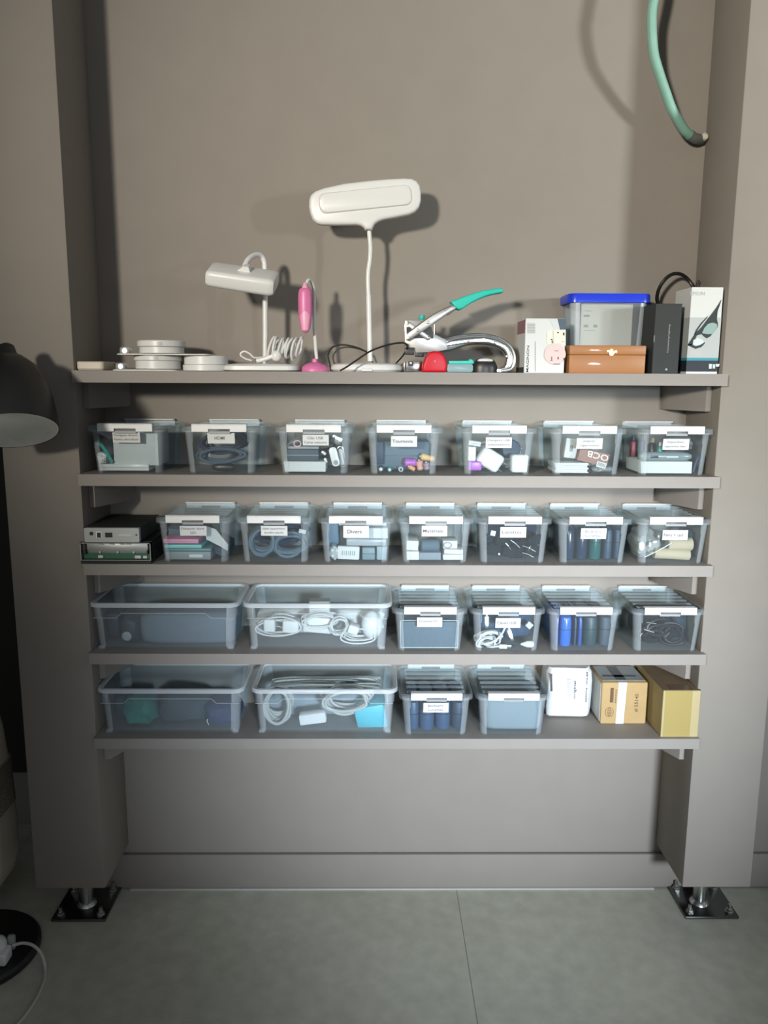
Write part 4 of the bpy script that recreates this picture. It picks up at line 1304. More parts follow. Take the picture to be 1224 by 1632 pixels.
# HDMI
tangle('video_cable', 'dark blue HDMI cable coiled in upper half of its labelled box', (309, 688, 392, 726), .035, .11, navy, .0032, 10, 11)
tangle('video_cable', 'blue-grey HDMI cable coiled below the darker one', (306, 712, 395, 742), .030, .05, mat('dusty_blue_cable', (.07, .105, .14, 1), .55), .0030, 9, 12)
lump('cable_plug', 'dark oval plug on the floor of the HDMI box', 'plug', (337, 739.5, 374, 748), .024, .02, black, 1, .02, floor=F1)
# USB keys
item_box('flat_carton', 'long white carton lying in the USB key box', 'box', (450, 736, 519, 752), .021, .07, paper, floor=F1, m2=lgrey)
item_box('card_case', 'grey-blue card case lying on the long white carton', 'case', (457, 716, 508, 735), .030, .06, slate, bev=.003, m2=mgrey)
item_box('card_case', 'pale grey slim card case on the grey-blue case', 'case', (459, 711.5, 508, 715.5), .030, .06, mgrey, bev=.001)
tag(MB().tube([(.0075 * cos(2 * pi * k / 20), 0, .0065 * sin(2 * pi * k / 20)) for k in range(20)], .0016, 7, closed=True).build('key_ring', mat('pale_pink_ring', (.72, .50, .56, 1), .4), None, P(474, 707, .030)), 'pale pink ring resting above the grey card cases', 'ring')
cx, cz, wd, ht = rectw(524, 710, 542, 745.5, .026)
t = thing('usb_key', 'white USB key with round grey eyelet', 'usb key', (cx, .026, cz))
rt = R(-14)
MB().prism(rot2(rrect_xz(.017, .042, .0075), -rt * -1 if False else R(14)), -.004, .004, bev=.001).build('casing', white, t)
e0 = rot2([(0, -.0125)], R(14))[0]
MB().lathe([(0, 0), (.0052, 0), (.0052, .0008), (0, .0008)], (e0[0], -.0041, e0[1]), (pi / 2, 0, 0), 22).build('eyelet', mgrey, t)
cx, cz, wd, ht = rectw(538, 709, 550, 747, .036)
t = thing('usb_key', 'silver looped USB key leaning behind the white one', 'usb key', (cx, .038, cz))
MB().tube([(a_, 0, b2) for a_, b2 in rot2(rrect_xz(.012, .044, .0055), R(8))], .0016, 7, closed=True).build('loop', steel, t)
MB().prism(rot2(rrect_xz(.008, .034, .002), R(8)), -.002, .002).build('casing', lgrey, t)
item_box('card_adapter', 'small silver card adapter above the white USB key', 'adapter', (528, 695, 545, 708), .04, .012, steel, 25, .001, m2=dsteel)
for k_, (X, Y, a_) in enumerate(((516, 722, 40), (519, 734, 70), (513, 741, 15))):
    item_box('memory_card', ['small white memory card tilted over the long carton', 'small white memory card upright beside the USB key', 'small white memory card low by the carton end'][k_], 'memory card', (X - 4, Y - 2, X + 4, Y + 2), .024 + .006 * k_, .006, white, a_, .0006, 'loose memory cards')
tangle('cable_bundle', 'grey cable at the back of the USB key box', (452, 696, 548, 728), .085, .07, mat('grey_cable', (.22, .24, .25, 1), .5), .0026, 8, 21)
# screwdrivers
item_box('tool_case', 'blue-grey tool case standing in the Tournevis box', 'case', (600, 703, 686, 748), .055, .08, mat('dusty_blue_case', (.085, .13, .17, 1), .55), bev=.006, floor=F1, m2=slate)
item_box('tool_clip', 'dark blue strap of the tool case in the Tournevis box', 'strap', (597, 704, 612, 740), .046, .008, dblue, bev=.002)
for k_, (X, Y, r_, m_) in enumerate(((607, 745.5, .0058, slate), (621, 747, .0048, tealb), (639, 748, .0052, white))):
    t = thing('screwdriver', ['dark grey screwdriver seen end-on', 'small teal screwdriver seen end-on', 'white-ringed screwdriver seen end-on'][k_], 'screwdriver', (P(X, Y, .024).x, .024, F1 + r_ + .0003), 'screwdrivers in the Tournevis box')
    MB().lathe([(0, 0), (r_ * .5, 0), (r_ * .8, .0006), (r_, .002), (r_, .026), (r_ * .6, .028), (r_ * .3, .0285), (r_ * .3, .0305), (0, .0305)], rot=(-pi / 2, 0, 0), seg=20).build('handle', m_, t)
    MB().lathe([(r_ * .42, -.0006), (r_ * .62, -.0006), (r_ * .62, .0008), (r_ * .42, .0008)], rot=(-pi / 2, 0, 0), seg=20).build('end_ring', lgrey if k_ < 2 else dblue, t)
def handle(label, r, ang, m_, yy):
    cx, cz, wd, ht = rectw(*r, yy)
    L_ = max(wd, ht); rr_ = min(wd, ht) / 2
    t = thing('screwdriver', label, 'screwdriver', (cx, yy, cz), 'screwdrivers in the Tournevis box')
    Mx = (0, R(90 + ang), 0)
    MB().lathe([(0, -L_ / 2), (rr_ * .6, -L_ / 2), (rr_ * .95, -L_ * .42), (rr_, -L_ * .2), (rr_ * .8, L_ * .1), (rr_ * .95, L_ * .35), (rr_ * .6, L_ / 2), (0, L_ / 2)], rot=Mx, seg=22).build('handle', m_, t)
    dv = Matrix.Rotation(R(90 + ang), 4, 'Y') @ Vector((0, 0, 1))
    MB().tube([dv * (-L_ / 2), dv * (-L_ / 2) + Vector((-.004, .03, .0))], .0017, 8).build('shaft', steel, t)
handle('purple-handled screwdriver lying in the Tournevis box', (644, 730, 664, 744), 0, purple, .036)
handle('tan-handled screwdriver lying uppermost in the Tournevis box', (670, 724, 693, 735), 12, mat('tan_rubber', (.70, .46, .20, 1), .5), .034)
handle('salmon-handled screwdriver lying in the Tournevis box', (661, 735, 677, 748), 80, mat('salmon_rubber', (.60, .30, .22, 1), .5), .038)
handle('mauve-handled screwdriver by the box corner', (674, 737, 686, 749), 80, mat('mauve_rubber', (.30, .22, .26, 1), .5), .030)
handle('short orange-handled screwdriver at the front', (651, 742, 662, 750), 30, orange, .023)
# chargers
charger('charger', 'white upright charger with dark socket, by left wall of the charger box', (746, 712, 759, 735), .034, .026, white, 0, -1, 'white chargers')
item_box('plug_adapter', 'small white adapter on top of the upright charger', 'adapter', (747, 703, 767, 711), .034, .022, white, 8, .002, m2=mgrey)
charger('charger', 'purple charger lying under the white ones', (746, 735.5, 768, 750), .026, .03, purple, 0, 1)
charger('charger', 'large white tilted charger in middle of its box', (757, 714, 808, 752.5), .028, .034, white, 32, 1, 'white chargers')
charger('charger', 'white cube charger at right of the charger box', (815, 725, 844, 754), .024, .036, white, 0, -1, 'white chargers')
t = thing('cable_reel', 'dark blue round reel behind the white cube charger', 'reel', (P(815, 716, .072).x, .072, P(815, 716, .072).z))
MB().lathe([(0, 0), (.019, 0), (.021, .002), (.021, .014), (.019, .016), (0, .016)], rot=(-pi / 2, 0, 0)).build('casing', dblue, t)
MB().lathe([(0, 0), (.006, 0), (.006, .0010), (0, .0010)], (0, -.0005, 0), (-pi / 2, 0, 0), 20).build('hub', slate, t)
tangle('cable_bundle', 'pale grey cable at the back of the charger box', (745, 700, 842, 745), .100, .06, lgrey, .0024, 8, 31)
# papers and packs
for k in range(5):
    item_box('booklet', ['white rolling-paper booklet, topmost of five', 'rolling-paper booklet, second of five from top', 'rolling-paper booklet, middle of five', 'rolling-paper booklet, fourth of five from top', 'rolling-paper booklet, bottom of five'][k], 'booklet',
             (883.5 + (k % 3), 738.2 + 3.5 * k, 938 - (k % 2) * 2, 741.4 + 3.5 * k), .022, .07, [paper, lgrey, offwhite, lgrey, offwhite][k], bev=.0006, group='booklets beneath the brown pack')
item_box('cigarette_pack', 'pale upright pack behind the booklets', 'pack', (900, 699, 921, 730), .046, .022, offwhite, 6, .001, stripes=3)
cx, cz, wd, ht = rectw(919, 716, 975.5, 746, .030)
t = thing('rolling_paper_pack', 'brown tilted rolling-paper pack with big pale letters and barcode', 'pack', (P(946, 729, .030).x, .030, P(946, 729, .030).z))
Mr = Matrix.Rotation(R(14), 4, 'Y')
MB().box((0, .012, 0), (.066, .024, .0285), rot=(0, R(14), 0), bev=.001).build('casing', brown, t)
m = MB(); m.text('OCB', (.009, -.0006, .0030), .047, .0135, Matrix.Rotation(R(14 + 180), 4, 'Y')); m.build('lettering', mat('cream_print', (.80, .72, .66, 1), .7), t)
m = MB(); m.box(Mr @ Vector((.021, -.0004, -.0115)), (.021, .0006, .012), rot=(0, R(14), 0)); o = m.build('barcode_sticker', offwhite, t)
m = MB()
for k in range(8): m.box(Mr @ Vector((.021 + (k - 3.5) * .0022, -.0010, -.0112)), (.0010, .0005, .008), rot=(0, R(14), 0))
m.build('bars', inkl, o)
item_box('rolling_paper_pack', 'pinkish flat pack jutting from under the brown one', 'pack', (922, 730, 944, 741), .060, .04, mat('dusty_pink_card', (.42, .28, .26, 1), .7), 8, .001)
lump('foil_wrapper', 'crumpled grey wrapper at the box bottom by the booklets', 'wrapper', (946, 744, 980, 755), .030, .05, mgrey, 8, .14, floor=F1)
# e-liquid box
item_box('flat_carton', 'long white carton along the bottom of the last box on second shelf', 'box', (1018, 736, 1103.5, 757.5), .022, .10, paper, floor=F1, bev=.0008)
t = thing('vaporizer', 'clear grey tube device with dark slot on the long white carton', 'device', (P(1062, 728, .030).x, .038, P(1062, 728, .030).z))
MB().lathe([(0, -.056), (.006, -.056), (.0098, -.05), (.0100, .03), (.0085, .046), (.005, .056), (0, .056)], rot=(0, pi / 2, 0), seg=24).build('tube', mat('smoky_plastic', (.20, .24, .25, 1), .25), t)
MB().box((-.036 + .01, -.0102, .0), (.016, .0014, .0050), bev=.0006).build('slot', black, t)
MB().box((.012, -.0101, .0), (.026, .0010, .003)).build('marking', lgrey, t)
def bottle(label, r, yy, m_, capm, floor=None):
    cx, cz, wd, ht = rectw(*r, yy)
    rr_ = wd / 2
    t = thing('bottle', label, 'bottle', (cx, yy + rr_, cz - ht / 2), 'small bottles in the last box')
    MB().lathe([(0, .0002), (rr_ * .92, .0002), (rr_, .001), (rr_, ht * .68), (rr_ * .8, ht * .75), (rr_ * .45, ht * .78), (rr_ * .45, ht * .8), (0, ht * .8)], seg=20).build('body', m_, t)
    MB().lathe([(0, ht * .78), (rr_ * .55, ht * .78), (rr_ * .5, ht * .98), (0, ht)], seg=18).build('cap', capm, t)
bottle('dark navy bottle in the corner by the box wall', (1018, 692, 1031, 733), .050, dblue, black)
bottle('black bottle behind the label card', (1034, 698, 1048, 733), .066, black, mat('tan_cap', (.40, .30, .22, 1), .5))
bottle('teal bottle beside the label card', (1048, 705, 1057, 733), .052, tealb, white)
bottle('dark red bottle at the rear corner', (1004, 694, 1016, 733), .13, mat('dark_red_plastic', (.22, .03, .05, 1), .4), dblue)
cable('navy_cable', 'navy lead drooping at the end of the long white carton', [P(1105, 752, .028), P(1108, 740, .028), P(1113, 728, .028), P(1118, 725, .03), P(1118, 738, .03), P(1117, 754, .03)], .0030, mat('navy_lead', (.02, .03, .09, 1), .5))
lump('dropper_bag', 'clear grey bag with fittings behind the label card', 'bag', (1062, 696, 1112, 720), .085, .06, mgrey, 14, .12)

# middle shelf: drives
item_box('drive_pouch', 'pink slim drive case in the box beside the drive cases', 'case', (257.5, 859.5, 316, 866), .022, .10, pinkl, bev=.001, m2=pink)
item_box('drive_pouch', 'turquoise slim drive case below the pink one', 'case', (262, 868.5, 321, 873.5), .022, .10, mat('pale_turquoise_plastic', (.25, .60, .58, 1), .4), bev=.001)
item_box('drive_pouch', 'dull teal slim drive case on the grey one', 'case', (262, 874.5, 336, 878), .022, .10, mat('dull_teal_plastic', (.15, .32, .33, 1), .5), bev=.001)
item_box('drive_pouch', 'thick grey drive case at the bottom of the pile', 'case', (263, 879, 336, 893), .023, .11, mat('warm_grey_plastic', (.25, .28, .29, 1), .5), bev=.003, floor=F2, m2=None)
t = item_box('sticker_card', 'small white tag on the thick grey drive case', 'tag', (301.5, 883.5, 323, 888.5), .0218, .0008, paper, bev=.0002)
cx, cz, wd, ht = rectw(329, 838, 367, 880, .028)
tag(MB().prism([(-wd * .5, -ht * .02), (-wd * .5, ht * .48), (-wd * .1, ht * .36), (wd * .46, -ht * .22), (wd * .36, -ht * .46), (wd * .05, -ht * .28)], 0, .004).build('folded_sheet', paper, None, (cx, .030, cz)), 'white folded sheet slanting over the drive cases', 'paper')
lump('felt_pouch', 'dark blue-grey pouch at the right of the drive cases', 'pouch', (334, 866, 367, 893), .036, .10, slate, 17, .05, floor=F2)
lump('grey_bag', 'grey soft bag lying on the pink drive case', 'bag', (258, 838, 330, 858), .060, .09, mat('mid_blue_grey_cloth', (.13, .17, .20, 1), .8), 18, .06)
# blue cables
for k, (r, yy, sd) in enumerate((((394, 840, 440, 890), .026, 41), ((428, 848, 494, 890), .030, 42), ((396, 836, 492, 872), .075, 43))):
    tangle('audio_cable', ['blue-grey audio cable bunched at left of its box', 'blue-grey audio cable bunched at right of its box', 'dark blue audio cable behind the two blue-grey bunches'][k], r, yy, .045 if k < 2 else .09,
           mat('steel_blue_cable', (.10, .155, .20, 1), .6) if k < 2 else dblue, .0036, 10, sd, 'audio cables')
tag(MB().box((0, 0, 0), (.0155, .0008, .0085), rot=(0, .25, .2)).build('paper_tag', paper, None, P(482, 847, .026)), 'small white tag among blue audio cables', 'tag')
# divers
item_box('flat_carton', 'white carton lying across the Divers box behind its label', 'box', (549, 842, 618, 858), .034, .06, paper, bev=.001, m2=None)
item_box('flat_carton', 'flat white carton lying uppermost in the Divers box', 'box', (540, 833, 616, 837.5), .040, .06, white, bev=.001)
item_box('clear_tray', 'clear grey tray under the white carton', 'tray', (552, 860, 616, 870), .036, .06, clear('tray_plastic', .4), bev=.002)
item_box('barcode_packet', 'white packet with barcode at the front of the Divers box', 'packet', (537.5, 871, 573, 892), .023, .012, paper, 2, .003, stripes=7, m2=mgrey)
item_box('blue_case', 'dusty blue upright case in the Divers box', 'case', (521, 834, 540, 892), .060, .07, mat('dusk_blue_plastic', (.07, .14, .21, 1), .5), bev=.003, floor=F2)
item_box('grey_case', 'square grey-blue case beside the barcode packet', 'case', (577, 873, 598, 893), .026, .05, mat('grey_blue_plastic', (.16, .23, .26, 1), .5), bev=.003, floor=F2, m2=slate)
item_box('grey_case', 'paler grey-blue case in the right corner of the Divers box', 'case', (600, 871, 618, 893), .026, .05, mat('pale_blue_plastic', (.26, .34, .37, 1), .5), bev=.003, floor=F2)
lump('bubble_bag', 'crinkled clear bag left of the barcode packet', 'bag', (524, 870, 541, 893), .024, .03, mat('bubble_film', (.36, .40, .40, 1), .2), 51, .15, floor=F2)
# materials
item_box('flat_carton', 'white open carton left of the blue-grey roll', 'box', (648, 862, 667, 877), .028, .06, paper, 3, .001)
item_box('flat_carton', 'off-white carton beneath the open white one', 'box', (648, 879, 668, 893), .028, .06, offwhite, 0, .001, floor=F2)
t = thing('cloth_roll', 'dusty blue-grey roll between white cartons', 'roll', (P(686, 871, .032).x, .045, P(686, 871, .032).z))
MB().lathe([(0, -.021), (.009, -.021), (.0135, -.018), (.0135, .018), (.010, .021), (0, .021)], rot=(0, pi / 2, 0), seg=26).build('cloth', mat('dusty_slate_cloth', (.09, .13, .17, 1), .8), t)
item_box('grey_carton', 'grey-blue carton under the dusty roll', 'box', (668, 881, 703, 893), .030, .07, mat('grey_blue_card', (.20, .24, .27, 1), .7), 0, .001, floor=F2)
item_box('flat_carton', 'white carton with a dark ring right of the roll', 'box', (706, 862, 729, 874), .036, .05, paper, 0, .001)
tag(MB().tube([(.0085 * cos(2 * pi * k / 24), 0, .0060 * sin(2 * pi * k / 24)) for k in range(24)], .0012, 7, closed=True).build('rubber_ring', mgrey, None, P(713.5, 869, .0335)), 'grey rubber ring against the white carton', 'ring')
item_box('flat_carton', 'thin white wedge of cards at the right of the materials box', 'cards', (708, 876, 738, 883), .030, .06, paper, 2, .001)
item_box('grey_carton', 'light grey carton at the bottom right of the materials box', 'box', (706, 884, 738, 893), .030, .06, lgrey, 0, .001, floor=F2)
# spectacles
def specs(label, X, Y, yy, ang, yaw, m_, sc=1.0):
    p = P(X, Y, yy)
    t = thing('eyeglasses', label, 'glasses', p, 'glasses in the Lunettes box')
    t.rotation_euler = (R(10), R(ang), R(yaw)); t.scale = (sc,) * 3
    m = MB()
    for s in (-1, 1):
        m.tube([(s * .019 + a_, 0, b2) for a_, b2 in rrect_xz(.030, .022, .008)], .0014, 6, closed=True)
    m.tube([(-.005, 0, .003), (0, -.001, .005), (.005, 0, .003)], .0014, 6)
    m.build('frame', m_, t)
    for s in (-1, 1):
        MB().tube([(s * .034, .001, .005), (s * .033, .0035 + .001 * s, .005), (0, .0045 + .001 * s, .003), (-s * .026, .0048 + .001 * s, -.002)], .0014, 6, smooth=3).build('temple', m_, t)
        MB().prism([(s * .019 + a_, b2) for a_, b2 in rrect_xz(.028, .020, .0072)], .0002, .0010).build('lens', mat('dark_lens', (.015, .02, .025, 1), .1), t)
for k, (X, Y, yy, an, yw, m_) in enumerate(((800, 878, .032, 8, 10, black), (836, 880, .044, -12, -15, dsteel), (815, 868, .058, 20, 5, black), (842, 866, .072, -25, -8, black), (795, 858, .086, -8, 15, dblue), (828, 853, .099, 4, -5, black))):
    specs(['black glasses at front of the Lunettes box by its left corner', 'dark steel glasses at the lower right of their box', 'black glasses tilted over the front pair', 'black steeply tilted glasses at right of their box', 'dark blue glasses behind the front pairs', 'black glasses topmost at the back'][k], X, Y, yy, an, yw, m_)
for k, (x0, y0, x1, y1) in enumerate(((814, 861, 828, 873), (842, 878, 846, 870), (806, 866, 814, 876), (833, 870, 853, 879), (832, 881, 850, 888))):
    cable('temple_arm', ['shining slanted glasses arm highest in the Lunettes box', 'short upright shining glasses arm', 'grey slanted glasses arm behind the shining ones', 'long silver glasses arm at right of the box', 'low silver glasses arm near the box floor'][k], [P(x0, y0, .026), P((x0 + x1) / 2, (y0 + y1) / 2 - 1, .025), P(x1, y1, .026)], .0013, steel, cat='glasses arm', group='loose glasses arms')
item_box('paper_tag', 'small white tag by the left wall of the Lunettes box', 'tag', (782, 846, 790, 854), .024, .002, white, 12, .0004, m2=None)
tag(MB().ball((0, 0, 0), (.0026, .0026, .0026)).build('bead', white, None, P(795.5, 883, .023)), 'tiny white bead near the floor of the Lunettes box', 'bead')
item_box('glasses_cloth', 'dark blue cloth lining the back of the Lunettes box', 'cloth', (774, 836, 860, 893), .116, .055, navy, bev=.006, floor=F2)
# cases
def case(label, r, yy, m_, floor, dep=.138, m2=None, grp=None):
    cx, cz, wd, ht = rectw(*r, yy)
    ht = cz + ht / 2 - floor
    t = thing('glasses_case', label, 'glasses case', (cx, yy, floor), grp)
    rc = wd * .46
    ring = lambda k, z: [v + Vector((0, dep / 2, z)) for v in rrect(wd * k, dep * k, min(rc, dep * .4) * k, 0, n=6)]
    MB().loft([ring(.86, 0), ring(.97, .003), ring(1, ht * .3), ring(1, ht * .8), ring(.95, ht * .93), ring(.7, ht)]).build('shell', m_, t)
    MB().loft([ring(1.012, ht * .55), ring(1.012, ht * .57)]).build('seam', m2 or black, t)
gc = 'upright glasses cases'
dteal = mat('dark_teal_plastic', (.012, .085, .080, 1), .25)
case('dark navy glasses case first in the middle-shelf box of cases', (900, 842, 918, 893), .028, mat('midnight_plastic', (.015, .03, .06, 1), .22), F2, grp=gc)
case('navy glasses case with a shine, next to the green case', (919, 842, 939, 893), .026, mat('midnight_plastic', (.015, .03, .06, 1), .22), F2, grp=gc)
case('dark green glossy glasses case', (940, 842, 961, 893), .024, dteal, F2, grp=gc)
case('blue-black glasses case right of the green one', (962, 842, 978, 893), .030, dblue, F2, grp=gc)
case('blue-black glasses case in the right corner of the middle-shelf box of cases', (979, 842, 991, 893), .032, dblue, F2, grp=gc)
# rolls
for k, (r, yy) in enumerate((((1066, 859, 1107, 880), .034), ((1044, 881, 1102, 899), .028))):
    cx, cz, wd, ht = rectw(*r, yy)
    if k: cz = F2 + ht / 2
    t = thing('paper_roll', ['upper beige paper roll', 'lower beige paper roll'][k] + ' in the last middle-shelf box', 'roll', (cx, yy + ht / 2, cz), 'beige paper rolls')
    MB().lathe([(.004, -wd / 2), (ht * .44, -wd / 2), (ht * .5, -wd * .46), (ht * .47, 0), (ht * .5, wd * .46), (ht * .44, wd / 2), (.004, wd / 2)], rot=(0, pi / 2 + (.06 if k else 0), 0), seg=26).build('paper', beige, t)
    MB().lathe([(.001, -wd / 2 - .0006), (.0045, -wd / 2 - .0006), (.0045, wd / 2 + .0006), (.001, wd / 2 + .0006)], rot=(0, pi / 2 + (.06 if k else 0), 0), seg=18).build('core', card, t)
lump('film_bag', 'crinkled clear bag with white highlights left of the beige rolls', 'bag', (1015, 848, 1062, 890), .040, .09, mat('crinkled_film', (.32, .33, .32, 1), .4), 61, .13)
for k, (X, Y, w_, h_) in enumerate(((1036.5, 868, 5, 8), (1044, 864, 8, 4), (1023, 871, 10, 14), (1051, 855, 5, 5))):  # white lumps added as glints on the clear bag
    lump('glint_piece', ['small white upright glint piece in the clear bag', 'small flat white glint piece in the clear bag', 'largest white glint piece by the box wall', 'highest white glint piece beside the label'][k], 'glint piece', (X - w_ / 2, Y - h_ / 2, X + w_ / 2, Y + h_ / 2), .027, .006, white, 70 + k, .1, group='white glint pieces')
cable('white_strap', 'thin pale strap slanting over the beige rolls', [P(1027, 888, .024), P(1050, 877, .024), P(1071, 865, .026)], .0014, offwhite, cat='strap')
lump('dark_pouch', 'dark grey pouch behind the beige rolls', 'pouch', (1092, 848, 1116, 892), .075, .07, slate, 63, .05)

# fourth shelf, wide boxes
lump('grey_bag', 'blue-grey cloth bag filling the wide box on fourth shelf', 'bag', (220, 978, 378, 1038), .042, .11, greyb, 80, .02, pw=.32, floor=F3)
lump('dark_device', 'dark rounded device at left in the wide box on fourth shelf', 'device', (190, 980, 221, 1036), .034, .08, mat('dark_slate_plastic', (.035, .05, .06, 1), .5), 81, .04, floor=F3)
tag(MB().ball((0, 0, 0), (.011, .004, .011), lump=.06).build('silver_badge', mat('pale_metal_badge', (.36, .40, .42, 1), .4), None, P(202, 1014, .034)), 'pale round knob on the dark rounded device', 'knob')
item_box('dark_carton', 'dark slate carton at the back of the wide box with the grey bag', 'box', (165, 978, 188, 1034), .09, .06, slate, 0, .002, floor=F3)
# wide box of white chargers
gw = 'white chargers in the wide box'
charger('charger', 'white charger with dark gap, leftmost in the wide box', (420, 988, 438, 1008), .034, .034, white, 0, 1, gw)
charger('charger', 'white charger between two cable coils', (450, 990, 476, 1010), .036, .034, white, 3, -1, gw)
item_box('power_adapter', 'long white power adapter in middle of the wide box', 'adapter', (482, 984, 530, 1010), .050, .04, white, 5, .006)
item_box('router', 'white upright router poking up to the lid of the wide box', 'router', (492, 957, 526, 982), .060, .03, offwhite, 0, .005)
charger('charger', 'small white charger tilted beside the egg-shaped pod', (552, 996, 574, 1014), .032, .03, white, 18, -1, gw)
t = thing('speaker_pod', 'white egg-shaped pod at right of the wide box', 'pod', (P(593, 1003, .036).x, .064, P(593, 1003, .036).z - .031))
MB().ball((0, 0, .033), (.0245, .0235, .033)).build('shell', white, t)
MB().lathe([(0, 0), (.012, 0), (.014, .002), (0, .003)], (0, 0, .001), seg=24).build('foot', lgrey, t)
wc = mat('white_cable', (.62, .63, .62, 1), .45)
tangle('cable_bundle', 'white cable looped round the two leftmost chargers', (405, 984, 482, 1022), .030, .05, wc, .0020, 6, 91, 'white cables in the wide box')
tangle('cable_bundle', 'white cable folded over the long adapter', (474, 980, 545, 1004), .032, .04, wc, .0020, 7, 92, 'white cables in the wide box')
tangle('cable_bundle', 'white cable standing in narrow loops beside the pod', (524, 982, 556, 1016), .026, .02, wc, .0017, 7, 93, 'white cables in the wide box')
tangle('cable_bundle', 'white cable loose along the floor by the pod', (540, 1004, 605, 1030), .034, .06, wc, .0019, 6, 94, 'white cables in the wide box')
lump('white_bag', 'white plastic bag at the back of the wide box of chargers', 'bag', (405, 972, 612, 1034), .110, .06, offwhite, 95, .05, pw=.5, floor=F3)
# speaker box
t = item_box('speaker', 'plain blue-grey speaker filling the Enceintes box', 'speaker', (637, 991, 731, 1036), .024, .145, mat('blue_grey_mesh', (.105, .145, .18, 1), .8, var=.2, scale=120), 0, .003, floor=F3)
cx, cz, wd, ht = rectw(637, 991, 731, 1036, .024)
m = MB(); m.tube([(a_, -.0012, b2 + ht / 2 + .001) for a_, b2 in rrect_xz(wd - .002, ht - .003, .004)], .0009, 6, closed=True); m.build('piping', lgrey, t)
# usb cables
def usb_cable(label, pts, plug_dir, m_=wc):
    p0 = Vector(pts[0])
    t = thing('usb_cable', label, 'cable', p0, 'white USB cables')
    MB().tube([Vector(p) - p0 for p in pts], .0024, 8, smooth=8).build('cord', m_, t)
    e0 = Vector(pts[-1]) - p0; d = Vector(plug_dir).normalized()
    an = math.atan2(d.x, d.z)
    MB().box(e0 + d * .008, (.0095, .006, .018), rot=(0, an, 0), bev=.0012).build('plug', white, t)
    MB().box(e0 + d * .022, (.0078, .0040, .010), rot=(0, an, 0), bev=.0004).build('plug_shell', steel, t)
usb_cable('white USB cable with plug hanging from the top of its box', [P(790, 972, .05), P(783, 970, .045), P(777, 976, .034), P(775.5, 983, .030)], (.05, 0, -1))
usb_cable('thick white USB cable curving round the front, plug pointing down', [P(764, 1020, .040), P(772, 1026, .028), P(785, 1023, .026), P(797, 1014, .026), P(804, 1002, .028), P(806, 990, .032), P(812, 993, .036), P(811, 1004, .030)], (.35, 0, -1))
tangle('usb_cable', 'coil of white USB cable at left on the floor of its box', (757, 1018, 795, 1036), .026, .06, wc, .0024, 7, 101, 'white USB cables')
usb_cable('white USB cable with pointed tip lying along the box floor', [P(770, 1033, .04), P(785, 1031, .028), P(796, 1030, .026)], (1, 0, -.05))
tangle('usb_cable', 'white USB cable arching over the coil', (760, 1004, 806, 1034), .034, .03, wc, .0022, 4, 102, 'white USB cables')
t = thing('cable_tip', 'white pointed cable tip with grey disc near the right corner', 'cable tip', P(842, 1026.5, .030))
MB().lathe([(0, -.018), (.002, -.017), (.0075, -.003), (.0078, .008), (.005, .012), (0, .012)], rot=(0, pi / 2, 0), seg=20).build('tip', white, t)
item_box('square_plug', 'pale square plug seen tilted at right of USB cables', 'plug', (839, 992.5, 849, 1001.5), .040, .008, lgrey, 42, .0008)
lump('blue_cloth', 'dark blue cloth behind the white USB cables', 'cloth', (762, 976, 856, 1036), .078, .095, mat('deep_blue_fabric', (.03, .065, .12, 1), .8), 104, .03, pw=.5, floor=F3)
# upright blue cases
gb = 'upright cases in the blue box'
case('bright blue upright case, shiniest in the blue box', (893, 982, 913, 1036), .030, mat('shiny_blue_plastic', (.03, .13, .55, 1), .25), F3, m2=dblue, grp=gb)
case('narrow navy case left of the bright blue one', (884.5, 982, 892, 1036), .034, mat('royal_navy_plastic', (.02, .06, .25, 1), .35), F3, grp=gb)
case('dark navy case right of the bright blue one', (914, 982, 920.5, 1036), .036, dblue, F3, grp=gb)
case('narrow mid-blue case between dark cases in the blue box', (921, 982, 929.5, 1036), .032, mat('mid_blue_plastic', (.02, .075, .30, 1), .35), F3, m2=dblue, grp=gb)
case('broad dark green-black case', (930.5, 982, 955, 1036), .034, mat('green_black_plastic', (.018, .045, .055, 1), .45), F3, grp=gb)
case('slate case in the right corner of the blue box', (956, 982, 977, 1036), .036, slate, F3, grp=gb)
m = MB(); m.text('Vision', (0, 0, 0), .016, .0024); tag(m.build('printed_tag', lgrey, None, P(944, 1032.5, .0255)), 'tiny pale printed tag low on the green-black case', 'tag') if False else m.bm.free()
# dark box
tangle('black_cable', 'black cable tangle in the last box on fourth shelf', (1016, 985, 1106, 1034), .030, .05, black, .0030, 16, 111, jumble=.24)
lump('dark_pouch', 'blue-black pouch behind the black cable tangle', 'pouch', (1014, 976, 1108, 1036), .080, .095, mat('blue_black_cloth', (.02, .04, .055, 1), .8), 112, .04, pw=.5, floor=F3)
for k, (x0, y0, x1, y1) in enumerate(((1020, 1014, 1024, 1009), (1026, 1003, 1042, 1008), (1030, 992, 1046, 994))):
    cable('metal_pin', ['short silver pin among the black cable', 'grey slanted pin among the black cable', 'thin grey pin above the others'][k], [P(x0, y0, .025), P(x1, y1, .026)], .0011, steel, 2, 'silver pins', 'pin')

